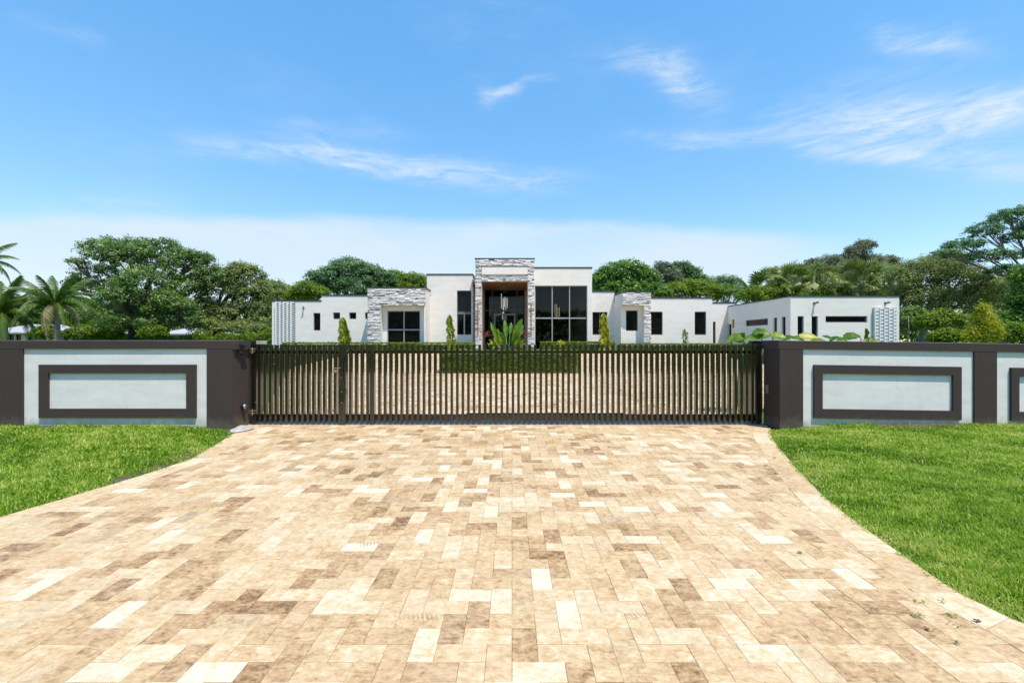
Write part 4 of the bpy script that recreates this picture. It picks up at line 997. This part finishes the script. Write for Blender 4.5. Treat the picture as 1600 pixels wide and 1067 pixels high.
# right of portico
tree('mango_tree', 'dense rounded glossy green tree right of the tall glazed block', gbase(975, 55),
     lob(55, [(975, 430, 40, 23), (950, 440, 28, 20), (1000, 440, 32, 22), (975, 455, 50, 20), (1025, 462, 24, 16)]), 'mango', 1100, .55, 42, .25, 'bark', .4, 41, shell=.6)
tree('pine_tree', 'thin greyish pine with sparse upright foliage right of the rounded tree', gbase(1042, 70), lob(70, [(1040, 432, 14, 22), (1030, 420, 8, 12), (1052, 440, 14, 22), (1022, 440, 10, 20)]), 'greygreen', 420, .6, 28, .26, 'bark', .25, 42, shell=.3)
tree('background_tree', 'dark blue-green tree of broken outline behind the right wing', gbase(1075, 74), lob(74, [(1065, 420, 15, 12), (1082, 430, 14, 14), (1096, 440, 12, 10), (1060, 440, 12, 12)]), 'bluegreen', 420, .65, 30, .28, 'bark', .3, 43, shell=.4)
tree('background_tree', 'bright green low tree above the right wing roof', gbase(1075, 60), lob(60, [(1060, 458, 28, 16), (1095, 458, 30, 18), (1130, 462, 26, 16), (1085, 448, 24, 12)]), 'bright', 520, .65, 34, .26, 'bark', .3, 44)
tree('background_tree', 'distant sparse dark tree with a flat top left of the coconut palm', gbase(1125, 85), lob(85, [(1115, 440, 12, 8), (1135, 438, 14, 9), (1148, 444, 10, 9), (1128, 452, 26, 10)]), 'bluegreen', 260, .8, 26, .3, 'bark', .3, 45, shell=.3)
# grey-green trees behind the fan palms
for i, (lst, lb, nn) in enumerate([([(1215, 432, 14, 10), (1232, 436, 12, 9), (1248, 424, 12, 9)], 'small grey-green tree behind the leftmost fan palms', 240),
        ([(1275, 416, 18, 12), (1298, 412, 18, 14), (1258, 426, 14, 10), (1285, 428, 30, 10)], 'grey-green tree behind the middle fan palms', 420),
        ([(1340, 396, 18, 14), (1352, 384, 14, 9), (1325, 410, 18, 14), (1360, 410, 20, 14), (1345, 420, 30, 12)], 'tallest grey-green tree behind the fan palms', 560),
        ([(1388, 410, 15, 10), (1378, 416, 10, 8), (1392, 420, 14, 10)], 'rounded grey-green tree at the right end of the fan palms', 260)]):
    tree('background_tree', lb, gbase(lst[0][0], 72+i*2), lob(72+i*2, lst), 'greygreen', nn, .75, 34, .28, 'bark', .35, 50+i, shell=.4, limbs=36)
# right mass
tree('acacia_tree', 'tall airy tree with spreading bare limbs at the right photo edge', gbase(1640, 34),
     lob(34, [(1575, 340, 26, 14), (1540, 362, 28, 14), (1505, 385, 28, 12), (1590, 372, 24, 12), (1545, 402, 36, 12), (1600, 335, 28, 14), (1478, 398, 22, 8), (1630, 360, 40, 24), (1575, 425, 30, 12), (1660, 400, 40, 24), (1610, 398, 22, 8)]),
     'bluegreen', 1500, .25, 30, .13, 'palebark', .20, 61, shell=.30, limbs=150, flat=.55, fork=.55, thick=1.0)
tree('willow_tree', 'wide olive-green feathery tree right of the house', gbase(1440, 38),
     lob(38, [(1440, 430, 36, 26), (1470, 420, 36, 26), (1405, 440, 26, 26), (1500, 440, 40, 30), (1440, 470, 46, 30), (1500, 475, 40, 28), (1415, 478, 26, 30), (1540, 455, 34, 26), (1480, 405, 24, 14)]),
     'olive', 1500, .62, 34, .20, 'palebark', .35, 62, shell=.3, limbs=80, elong=3.2)
tree('willow_tree', 'olive-green feathery tree behind the weeping yellow shrub', gbase(1570, 40),
     lob(40, [(1570, 460, 36, 28), (1600, 480, 34, 30), (1540, 490, 34, 26), (1620, 445, 34, 30), (1590, 440, 20, 16)]), 'olive', 1000, .62, 34, .20, 'palebark', .35, 63, shell=.3, limbs=50, elong=3.0)
tree('shade_tree', 'dark tree at the right photo edge below the airy crown', gbase(1600, 30),
     lob(30, [(1605, 440, 22, 22), (1598, 475, 20, 20), (1620, 500, 34, 24), (1585, 510, 20, 16)]), 'mango', 500, .42, 38, .17, 'bark', .25, 64, shell=.5)
for i, (x, y, rx, ry, D, lb, mt) in enumerate([(1470, 502, 34, 15, 27, 'yellow-green shrub left of the weeping shrub', 'bright'), (1425, 505, 26, 24, 34, 'dark shrub beside the right end of the house', 'oak'),
        (1510, 515, 30, 20, 31, 'dark shrub behind the yellow-green shrub', 'oak'), (1583, 522, 20, 12, 25, 'bright green shrub low at the right photo edge', 'bright'), (1480, 526, 22, 8, 24, 'small bright green shrub left of the weeping shrub', 'bright'), (1560, 508, 24, 22, 33, 'dark shrub right of the weeping shrub', 'oak')]):
    tree('shrub', lb, gbase(x, D), lob(D, [(x-rx*.45, y+2, rx*.55, ry*.8), (x+rx*.45, y, rx*.55, ry*.8), (x, y-2, rx*.5, ry)]), mt, 240, .35, 30, .16, 'bark', .08, 70+i, cat='shrub', fork=.2)
# thin pale trunks in the shade right of the house
for i, x in enumerate((1418, 1428, 1447)):
    D = 33+i; b = MB(); p = Vector(gbase(x, D)); b.tube([p, p+Vector((.1, 0, 1.5)), p+Vector((.05+.1*i, 0, 2.6))], [.035, .03, .015], 7)
    o = b.build('sapling', M['palebark'], smooth=True); tag(o, ['thin pale bare sapling trunk nearest to the house in the shade', 'thin pale bare sapling trunk in the middle of three in the shade', 'thin pale bare sapling trunk farthest from the house in the shade'][i], 'sapling', 'pale sapling trunks in the shade')

# weeping mast trees (columnar)
def column(name, label, x, ytop, ybot_w, D, dens, mat, seed, group=None, w=None):
    base = gbase(x, D); top = Q(ytop, D); hgt = top-base[2]; rg = np.random.default_rng(seed); root = empty(name, base, label, 'tree', group)
    n = dens; t = rg.uniform(0, 1, n)**.8; z = base[2]+.25+t*(hgt-.3); rmax = (w or ybot_w)/F*D*.5
    r = rmax*(1-t)**.55*rg.uniform(.45, 1.0, n)*(1+.25*np.sin(t*23+seed)); a = rg.uniform(0, 6.283, n)
    C = np.stack([base[0]+np.cos(a)*r+.06*np.sin(t*5), base[1]+np.sin(a)*r, z], 1)
    # drooping lance leaves
    L = rg.uniform(.16, .34, n); out = np.stack([np.cos(a)*.45, np.sin(a)*.45, -np.ones(n)], 1); out += rg.normal(0, .25, (n, 3)); out /= np.linalg.norm(out, axis=1)[:, None]
    s = np.cross(out, np.stack([np.cos(a+.6), np.sin(a+.6), 0*a], 1)); s /= np.linalg.norm(s, axis=1)[:, None]
    V = np.stack([C, C+out*(L*.45)[:, None]+s*(L*.13)[:, None], C+out*L[:, None], C+out*(L*.45)[:, None]-s*(L*.13)[:, None]], 1).reshape(-1, 3)
    me = raw_mesh('crown', V-np.array(base), np.arange(4*n).reshape(n, 4), np.clip(rg.normal(.5, .25, n), 0, 1)); link('crown', me, M[mat], root)
    b = MB(); b.tube([base, (base[0], base[1], top-.1)], [.05, .015], 6); b.build('trunk', M['bark'], root); return root
column('mast_tree', 'leafy green columnar tree in front of the small square windows', 537, 494, 17, 28.6, 2600, 'column', 81)
column('mast_tree', 'thin columnar tree with bare tip left of the entrance', 703.5, 490, 13, 28.6, 700, 'column', 82)
column('mast_tree', 'leafy yellow-green columnar tree in front of the window right of the glazed block', 944, 487, 14, 28.8, 1500, 'yellow', 83)
column('mast_tree', 'tiny sparse columnar tree against the right wing wall', 1071, 512, 11, 28.8, 110, 'oak', 84)
tree('weeping_shrub', 'weeping yellow-green shrub poking over the right wall', gbase(1537, 22), lob(22, [(1537, 508, 12, 14), (1536, 493, 7, 10), (1535, 484, 4, 6), (1545, 522, 14, 14), (1528, 524, 12, 14), (1553, 504, 6, 6), (1517, 528, 7, 7)]), 'yellow', 420, .24, 30, .15, 'bark', .06, 85, cat='shrub', elong=4.5, flat=1.3, up=-.2)

# ------------------------------------------------------------------ hedges
def hedge(label, x0, x1, y0, y1, z0, z1, n, mat='hedge', leaf=.07, seed=1):
    rg = np.random.default_rng(seed); root = empty('hedge', ((x0+x1)/2, (y0+y1)/2, z0), label, 'hedge')
    f = rg.uniform(0, 1, n); C = np.zeros((n, 3)); C[:, 0] = rg.uniform(x0, x1, n); C[:, 1] = rg.uniform(y0, y1, n); C[:, 2] = rg.uniform(z0, z1, n)
    k = rg.uniform(0, 1, n); d = rg.uniform(0, .10, n)
    C[:, 1] = np.where(k < .45, y0+d, C[:, 1]); C[:, 2] = np.where((k >= .45) & (k < .85), z1-d*.7+.03*vnoise(C[:, 0], C[:, 1], 4, seed), C[:, 2])
    C[:, 0] = np.where(k > .92, np.where(f < .5, x0+d, x1-d), C[:, 0])
    C[:, 1] += .04*vnoise(C[:, 0], C[:, 2], 5, seed)
    V, Fc = leaf_quads(C, leaf, rg, .3, 1.7)
    L = np.array(shift_of(root)); me = raw_mesh('foliage', V-L, Fc, np.clip(rg.normal(.45, .22, n)+.12*vnoise(C[:, 0], C[:, 2], 2, 3), 0, 1)); link('foliage', me, M[mat], root)
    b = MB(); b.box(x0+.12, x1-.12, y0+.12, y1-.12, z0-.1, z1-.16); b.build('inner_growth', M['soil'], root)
D_ = 18.2; hz = terr(D_)
hedge('clipped green hedge on the island in the middle of the courtyard', P(686, D_), P(905, D_), D_, D_+1.0, hz, Q(547.5, D_), 15000, seed=2)
hedge('long low clipped hedge in front of the left wing of the house', P(440, 29.3), P(742, 29.3), 29.3, 29.9, 1.0, Q(535.0, 29.3), 15000, leaf=.09, seed=3)
hedge('clipped hedge in front of the tall glazed block right of the entrance', P(845, 29.3), P(962, 29.3), 29.3, 29.9, 1.0, Q(534.0, 29.3), 8000, leaf=.09, seed=4)
hedge('low clipped hedge in front of the right wing of the house', P(970, 29.3), P(1190, 29.3), 29.3, 29.9, 1.0, Q(536.6, 29.3), 10000, leaf=.09, seed=5)
hedge('dark hedge along the left side of the courtyard', -10.6, -9.9, 12.5, 26.5, .3, 1.45, 9000, leaf=.11, seed=6, mat='oak')
hedge('dark hedge along the right side of the courtyard', 12.3, 13.0, 14.5, 25.5, .3, 1.40, 9000, leaf=.11, seed=7, mat='oak')

# ------------------------------------------------------------------ broad-leaf plants
def blade_leaf(base, tip, width, fold=.25, bend=.25, n=7, tone=.5, heart=False, upv=None, tear=0):
    """one big leaf: midrib from base to tip, two folded halves"""
    b = MB(); B, T = Vector(base), Vector(tip); d = T-B; L = d.length; dn = d.normalized()
    up = upv or Vector((0, 0, 1)); s = dn.cross(up); s = s.normalized() if s.length > .05 else Vector((1, 0, 0)); nn = s.cross(dn).normalized()
    rows = []
    for i in range(n+1):
        t = i/n
        if heart: w = width*(math.sin(math.pi*min(1, (t*.92+.10)))**.6)*(1-.25*t)
        else: w = width*math.sin(math.pi*(t*.94+.04))**.75
        c = B+d*t+nn*(-bend*L*(t*t-t*.2))
        wv = nn*(w*fold)
        r = .04*width*math.sin(i*2.1)
        rows.append((c+s*w*.5+wv+nn*r, c, c-s*w*.5+wv-nn*r))
    vs = [p for r_ in rows for p in r_]; fs = []
    for i in range(n): a = i*3; fs += [(a, a+1, a+4, a+3), (a+1, a+2, a+5, a+4)]
    b.add(vs, fs, tone); b.t = [max(0, min(1, tone+random.uniform(-.22, .22)+(.12 if q % 2 else -.08))) for q in range(len(fs))]; return b
# bird of paradise on the island
bp = empty('bird_of_paradise', (P(793, 18.9), 18.9, terr(18.9)), 'large green paddle-leaved plant above the courtyard island hedge', 'plant')
DB = 18.9
for (bx, by, tx, ty, w, t, dy) in [(783, 545, 767, 503, 10, .45, -.1), (790, 545, 780, 518, 14, .5, -.35), (795, 540, 816, 498, 12, .45, 0), (797, 545, 818, 507, 11, .5, .2), (792, 540, 789, 499, 9, .3, .3), (796, 530, 799, 503, 8, .3, .25),
        (800, 546, 814, 528, 9, .6, -.4), (788, 546, 772, 528, 8, .95, -.3), (787, 546, 776, 536, 8, 1.0, -.5), (803, 548, 819, 530, 8, .7, -.2), (786, 548, 765, 530, 7, .35, -.2), (798, 544, 806, 520, 9, .4, -.3), (806, 548, 821, 536, 7, .95, -.3), (781, 520, 777, 514, 5, .6, -.1)]:
    B0 = PX(bx, by, DB); T0 = PX(tx, ty, DB+dy)
    lf = blade_leaf(B0.lerp(T0, .25), T0, w/F*DB*0.85, .3, .12, 8, t, upv=Vector((.2, -1, .25))); o = lf.build('leaf', M['big'], bp, True)
    st_ = MB(); st_.tube([Vector((P(793, DB), DB, terr(DB))), B0, B0.lerp(T0, .3)], [.035, .025, .015], 6); st_.build('stem', M['stemg'], o, True)
# croton-like and red plants around the entrance
def spiky(name, label, x, y0, D, n, ln, mat, seed, cat='plant', w=.05):
    base = (P(x, D), D, terr(D)); root = empty(name, base, label, cat); rg = random.Random(seed); zc = Q(y0, D)
    for i in range(n):
        a = rg.uniform(0, 6.28); e = rg.uniform(.2, 1.35); L = ln*rg.uniform(.7, 1.1); d = Vector((math.cos(a)*math.cos(e), math.sin(a)*math.cos(e), math.sin(e)))
        B = Vector((base[0], base[1], zc+rg.uniform(-.15, .1))); blade_leaf(B, B+d*L, w*rg.uniform(.8, 1.3), .2, .25, 5, rg.random()).build('leaf', M[mat], root, True)
    b = MB(); b.tube([base, (base[0], base[1], zc)], [.03, .02], 6); b.build('stem', M['bark'], root)
spiky('ti_plant', 'dark red ti plant at the left portico column', 757.5, 526, 27.5, 16, .55, 'red', 1, w=.10)
spiky('ti_plant', 'dark red ti plant at the right portico column', 817, 525, 27.5, 16, .60, 'red', 2, w=.10)
spiky('croton', 'yellow-leaved croton left of the paddle-leaved plant', 769, 543, 18.8, 22, .30, 'yellow', 3, w=.09)
spiky('croton', 'yellow-leaved croton right of the paddle-leaved plant', 827, 545, 18.8, 20, .26, 'column', 4, w=.08)
spiky('croton', 'yellow-orange croton growing above the hedge before the glazed block', 876, 541, 28.9, 20, .38, 'yellow', 5, w=.13)
# elephant-ear leaves right behind the right wall
DE = 10.6
ears = [('low green elephant-ear plant leftmost above the gate right end', 1150, [(1140, 530, 1168, 526, 22, .45), (1160, 531, 1133, 532, 15, .4), (1166, 530, 1150, 533, 18, .5)]),
        ('upright-leaved elephant-ear plant beside the right gate post', 1160, [(1156, 532, 1163, 520, 16, .35), (1158, 534, 1148, 526, 12, .3), (1160, 533, 1170, 525, 12, .5)]),
        ('elephant-ear plant with the widest dark green leaf above the right gate pier', 1190, [(1176, 524, 1206, 522, 30, .35), (1186, 531, 1168, 526, 20, .5), (1192, 519, 1178, 517, 14, .3)]),
        ('elephant-ear plant with flat pale green leaf right of the widest one', 1216, [(1204, 525, 1230, 527, 20, .6), (1222, 531, 1240, 525, 14, .35)]),
        ('elephant-ear plant with a yellow leaf', 1262, [(1248, 526, 1282, 528, 20, 1.0), (1256, 531, 1236, 527, 14, .45), (1266, 533, 1290, 531, 12, .7)]),
        ('elephant-ear plant with small pointed dark leaves right of the yellow leaf', 1296, [(1302, 531, 1286, 524, 11, .3), (1296, 532, 1312, 526, 12, .35)]),
        ('elephant-ear plant with flat dark leaf left of the upright leaf', 1328, [(1318, 528, 1345, 524, 20, .35), (1324, 532, 1308, 531, 14, .5)]),
        ('elephant-ear plant with a tall upright pointed leaf, rightmost above the wall', 1353, [(1350, 531, 1354, 513, 20, .4), (1346, 530, 1338, 524, 12, .45), (1356, 530, 1367, 525, 14, .5), (1352, 533, 1376, 533, 12, .6)])]
for (lb, x, lv) in ears:
    root = empty('elephant_ear', (P(x, DE), DE, terr(DE)), lb, 'plant', 'elephant-ear plants behind the right wall')
    for j, (bx, by, tx, ty, w, t) in enumerate(lv):
        dj = DE+random.uniform(-.2, .2); B0, T0 = PX(bx, by, dj), PX(tx, ty, dj-.18); 
        lf = blade_leaf(B0, T0, w/F*DE*0.88, .16, .10, 8, t, heart=True, upv=Vector((random.uniform(-.1, .1), -.75, .65))); o = lf.build('leaf', M['big'], root, True)
        st_ = MB(); st_.tube([Vector((P(x, DE), DE, terr(DE))), B0.lerp(T0, .12)], [.02, .01], 6); st_.build('stem', M['stemg'], o, True)

# ------------------------------------------------------------------ palms
def frond_mesh(L, droop, seed, nl=34, ll=.75):
    rg = random.Random(seed); b = MB(); pts = []
    for i in range(11):
        t = i/10; pts.append(Vector((L*(t-.12*droop*t*t), 0, L*(.30*t-droop*.62*t*t*t-.1*droop*t*t))))
    b.tube(pts, [.035*(1-.85*i/10)+.004 for i in range(11)], 4, False, .8)
    for i in range(nl):
        t = .10+.9*i/(nl-1); k = t*10; j = min(9, int(k)); p = pts[j].lerp(pts[j+1], k-j); d = (pts[j+1]-pts[j]).normalized()
        l = ll*(math.sin(math.pi*(t*.82+.14))**.6)*rg.uniform(.85, 1.1)
        for s in (-1, 1):
            dirv = (d*.55+Vector((0, s, 0))*.75+Vector((0, 0, -.30-rg.uniform(0, .35)))).normalized()
            mid = p+dirv*l*.5; tip = p+dirv*l*.92+Vector((0, 0, -.28*l)); w = Vector(d)*.034
            b.add([p-w, p+w, mid+w*.9, mid-w*.9, tip], [(0, 1, 2, 3), (3, 2, 4)], min(1, max(0, rg.gauss(.45, .2))))
    return raw_mesh('frond', b.v, b.f, b.t)
FR = [frond_mesh(3.2, dr, s, 54, .66) for s, dr in enumerate((.35, .6, .85, 1.2))]
for f_ in FR: f_.materials.append(M['palm'])
FD = frond_mesh(3.0, 1.5, 9, 28, .7); FD.materials.append(M['drypalm'])
def coco(label, x, yc, D, n, sc_, seed, dry=2, tr=.16, group=None):
    rg = random.Random(seed); base = gbase(x, D); root = empty('coconut_palm', base, label, 'palm tree', group); zc = Q(yc, D)-base[2]
    b = MB(); pts = [(base[0]+.15*math.sin(i*.5)*i/8, base[1], base[2]+zc*i/8) for i in range(9)]; b.tube(pts, [tr*(1.35-.5*i/8)*(1+.04*(i % 2)) for i in range(9)], 9); b.build('trunk', M['palebark'], root, True)
    for i in range(n):
        e = 1.25-1.75*(i/n)**.9; dry_ = i >= n-dry
        o = bpy.data.objects.new('frond', FD if dry_ else FR[min(3, int(4*i/n))]); col.objects.link(o); o.parent = root
        o.location = (pts[-1][0]-base[0], 0, zc); s = sc_*rg.uniform(.85, 1.1); o.scale = (s, s, s)
        o.rotation_euler = Matrix.Rotation(i*2.4+rg.uniform(-.25, .25), 4, 'Z').to_3x3().to_4x4().to_euler(); 
        m = Matrix.Rotation(i*2.39996+rg.uniform(-.2, .2), 3, 'Z') @ Matrix.Rotation(-e*.8, 3, 'Y') @ Matrix.Rotation(rg.uniform(-.3, .3), 3, 'X'); o.rotation_euler = m.to_euler()
    return root
coco('coconut palm with a few dry brown fronds left of the largest oak', 88, 476, 33, 24, .92, 1, 3)
coco('shorter dark coconut palm partly cut by the left photo edge', 6, 492, 32, 24, .95, 2, 1)
coco('taller coconut palm whose fronds hang in at the left photo edge', -30, 410, 34, 18, .80, 3, 1)
coco('coconut palm standing between the right wing and the fan palms', 1178, 462, 46, 20, .85, 4, 2)
def fan_mesh(seed, r=1.0, n=22, mt=.5):
    rg = random.Random(seed); b = MB(); b.tube([(-.95*r, 0, -.02), (-.4*r, 0, .06), (0, 0, 0)], [.022, .018, .012], 4, False, .8)
    for i in range(n):
        a = -2.1+4.2*i/(n-1); L = r*rg.uniform(.82, 1.0)*(1-.12*abs(a)/2.1); d = Vector((math.cos(a), math.sin(a), 0)); s = Vector((-math.sin(a), math.cos(a), 0))
        wd = .085*r; p0 = d*.05; m = d*L*.6+Vector((0, 0, .03*(-1)**i)); tip = d*L*.95+Vector((0, 0, -.30*L*rg.uniform(.4, 1.3)))
        b.add([p0-s*.015, p0+s*.015, m+s*wd*.62+Vector((0, 0, .02)), m-s*wd*.62-Vector((0, 0, .02)), tip], [(0, 1, 2, 3), (3, 2, 4)], min(1, max(0, rg.gauss(mt, .12))))
    me = raw_mesh('leaf', b.v, b.f, b.t); me.materials.append(M['fan']); return me
FM = [fan_mesh(s, mt=t_) for s, t_ in ((1, .95), (2, .45), (3, .1), (4, .65), (5, .25))]
fans = [(1207, 452, 46, 'fan palm nearest to the coconut palm, smallest of its row'), (1232, 446, 44, 'second fan palm from the coconut palm, above the wing roof'), (1258, 447, 47, 'third fan palm from the coconut palm, above the wing roof'), (1283, 444, 44, 'fan palm fourth in the row from the coconut palm'),
        (1308, 446, 47, 'fan palm fifth in the row from the coconut palm'), (1332, 442, 44, 'fan palm sixth in the row, left of the tallest one'), (1360, 443, 43, 'fan palm with the fullest crown near the right end of the row'), (1384, 446, 46, 'last fan palm at the right end of the row')]
for k_, (x, yc, D, lb) in enumerate(fans):
    rg = random.Random(200+k_); base = gbase(x, D); root = empty('fan_palm', base, lb, 'palm tree', 'fan palms in a row behind the right wing'); zc = Q(yc, D)-base[2]
    b = MB(); b.tube([base, (base[0], base[1], base[2]+zc)], [.22, .17], 9); b.build('trunk', M['palebark'], root, True)
    for i in range(30):
        e = 1.5-2.6*(i/30); o = bpy.data.objects.new('leaf', FM[rg.randrange(5)]); col.objects.link(o); o.parent = root
        m = Matrix.Rotation(i*2.39996+rg.uniform(-.2, .2), 3, 'Z') @ Matrix.Rotation(-e, 3, 'Y'); s = rg.uniform(1.0, 1.3); o.scale = (s, s, s)
        o.rotation_euler = (m @ Matrix.Rotation(rg.choice((-1, 1))*rg.uniform(.3, 1.3), 3, 'X')).to_euler(); o.location = Vector((0, 0, zc))+(m @ Vector((1.25*s, 0, 0)))

# ------------------------------------------------------------------ neighbouring houses on the left
def neighbour(label, xa, xb, yt, ye, D, wins):
    root = empty('bungalow', (P((xa+xb)/2, D), D, terr(D)), label, 'house'); x0, x1 = P(xa, D), P(xb, D); ze, zt = Q(ye, D), Q(yt, D+3)
    ho = [(P(a, D+.6), P(c, D+.6), Q(534, D+.6)-.3, ze-.1) for a, c in wins]
    b = wall_front(x0+.6, x1-.6, .8, ze, D+.6, ho); b.box(x0+.6, x0+.9, D+.88, D+8, .8, ze); b.box(x1-.9, x1-.6, D+.88, D+8, .8, ze); b.box(x0+.9, x1-.9, D+7.7, D+8, .8, ze); b.build('wall', M['nwall'], root)
    for h in ho:
        w = MB(); w.box(h[0], h[1], D+.75, D+.8, h[2], h[3]); w.build('window', M['dglass'], root)
    r_ = MB(); e = .0; v = [(x0, D-.1, ze), (x1, D-.1, ze), (x1, D+8.7, ze), (x0, D+8.7, ze), (x0+1.6, D+4.3, zt), (x1-1.6, D+4.3, zt)]
    v2 = [(a, c, z+.16) for a, c, z in v]
    r_.add(v[:4]+v2, [(3, 2, 1, 0), (0, 1, 5, 4), (1, 2, 6, 5), (2, 3, 7, 6), (3, 0, 4, 7), (4, 5, 9, 8), (5, 6, 9), (6, 7, 8, 9), (7, 4, 8)]); r_.build('roof', M['nroof'], root)
neighbour('low bungalow with pale roof left of the coconut palm trunk', -30, 57, 508, 521, 54, [(13, 22), (24, 33), (43, 52)])
neighbour('long low bungalow with pale roof glimpsed behind the largest oak trunk', 94, 205, 512, 522, 56, [(98, 104), (112, 132), (140, 160), (170, 190)])
neighbour('small pale-roofed bungalow right of the largest oak trunk', 240, 318, 514, 523, 60, [(250, 262), (280, 300)])
for i, (x, y, rx, ry, D, lb) in enumerate([(72, 521, 18, 12, 44, 'lime-green bush left of the coconut palm trunk'), (125, 522, 24, 11, 45, 'lime-green bush right of the coconut palm trunk'), (172, 523, 20, 10, 46, 'lime-green bush left of the largest oak trunk'), (238, 521, 20, 13, 44, 'green bush right of the largest oak trunk')]):
    tree('shrub', lb, gbase(x, D), lob(D, [(x-rx*.45, y+2, rx*.55, ry*.8), (x+rx*.45, y, rx*.55, ry*.8), (x, y-2, rx*.5, ry)]), 'bright', 240, .4, 28, .2, 'bark', .08, 470+i, cat='shrub', fork=.2)
# overhead wires
b = MB()
for zy in (496, 500.5, 508):
    b.tube([(P(-60, 40), 40, Q(zy-3, 40)), (P(60, 40), 40, Q(zy+1.5, 40)), (P(150, 40), 40, Q(zy+3, 40)), (P(330, 40), 40, Q(zy-4, 40))], .012, 4)
tag(b.build('overhead_wires', M['black']), 'thin black overhead wires crossing in front of the left trees', 'wires')

# far woodland that closes the horizon
rg = np.random.default_rng(99); n = 42000
az_ = rg.uniform(-1.15, 1.15, n); Dw = rg.uniform(84, 100, n); xw = np.tan(az_*.85)*Dw; topw = 6.9+1.3*vnoise(xw, Dw*0, .16, 1)+.6*vnoise(xw, 0*xw, .7, 2)+.3*vnoise(xw, 0*xw, 2.1, 5)
C = np.stack([xw, Dw, 0.8+(topw-.8)*rg.uniform(0, 1, n)**.7], 1); V, Fc = leaf_quads(C, .85, rg, .2, 1.6)
me = raw_mesh('woodland', V, Fc, np.clip(rg.normal(.35, .2, n)+.2*vnoise(C[:, 0], C[:, 2], .6, 3), 0, 1)); o = link('woodland', me, M['oak']); tag(o, 'far dark green woodland closing the horizon behind the houses', 'woodland', kind='stuff')
for i, (x, D, w, yt, lb, mt) in enumerate([(1230, 44, 90, 452, 'dense green thicket under the left fan palms', 'bright'), (1340, 45, 100, 452, 'dense green thicket under the right fan palms', 'olive')]):
    tree('thicket', lb, gbase(x, D), lob(D, [(x-w*.5, yt+12, w*.3, 16), (x-w*.15, yt+8, w*.3, 14), (x+w*.2, yt+10, w*.3, 15), (x+w*.5, yt+12, w*.28, 16)]), mt, 420, .6, 34, .22, 'bark', .1, 400+i, cat='thicket', fork=.2)
# leafy undergrowth right behind the left wall and to the right of the house
for i, (xa, xb, yt, D, lb) in enumerate([(300, 420, 521, 44, 'bright green undergrowth behind the wall end by the left gate pier'), (120, 300, 523, 50, 'bright green bushes in front of the bungalows')]):
    x0, x1 = P(xa, D), P(xb, D); rg = np.random.default_rng(300+i); n = 9000; C = np.stack([rg.uniform(x0, x1, n), rg.uniform(D, D+2, n), np.zeros(n)], 1)
    tp = Q(yt, D)+.55*vnoise(C[:, 0], C[:, 1]*0, .9, i)+.35*vnoise(C[:, 0], C[:, 1]*0, 2.9, i); C[:, 2] = 1.0+(tp-1.0)*rg.uniform(0, 1, n)**.6
    V, Fc = leaf_quads(C, .2, rg); me = raw_mesh('undergrowth', V, Fc, np.clip(rg.normal(.38, .22, n)+.25*vnoise(C[:, 0], C[:, 2], 2.2, 3), 0, 1)); o = link('undergrowth', me, M['bright']); tag(o, lb, 'undergrowth', kind='stuff')

# trees across the street, behind the viewpoint (seen only in the glass and the gate's gloss)
rg = np.random.default_rng(77); n = 26000
xw = rg.uniform(-75, 75, n); Dw = -34-rg.uniform(0, 10, n); topw = 8.5+1.8*vnoise(xw, Dw*0, .12, 1)+1.0*vnoise(xw, 0*xw, .5, 2)
C = np.stack([xw, Dw, (topw)*rg.uniform(0, 1, n)**.7], 1); V, Fc = leaf_quads(C, .8, rg, .2, 1.6)
me = raw_mesh('woodland', V, Fc, np.clip(rg.normal(.35, .2, n)+.2*vnoise(C[:, 0], C[:, 2], .6, 3), 0, 1)); o = link('woodland', me, M['oak']); tag(o, 'belt of dark green trees across the street from the gate', 'woodland', kind='stuff')
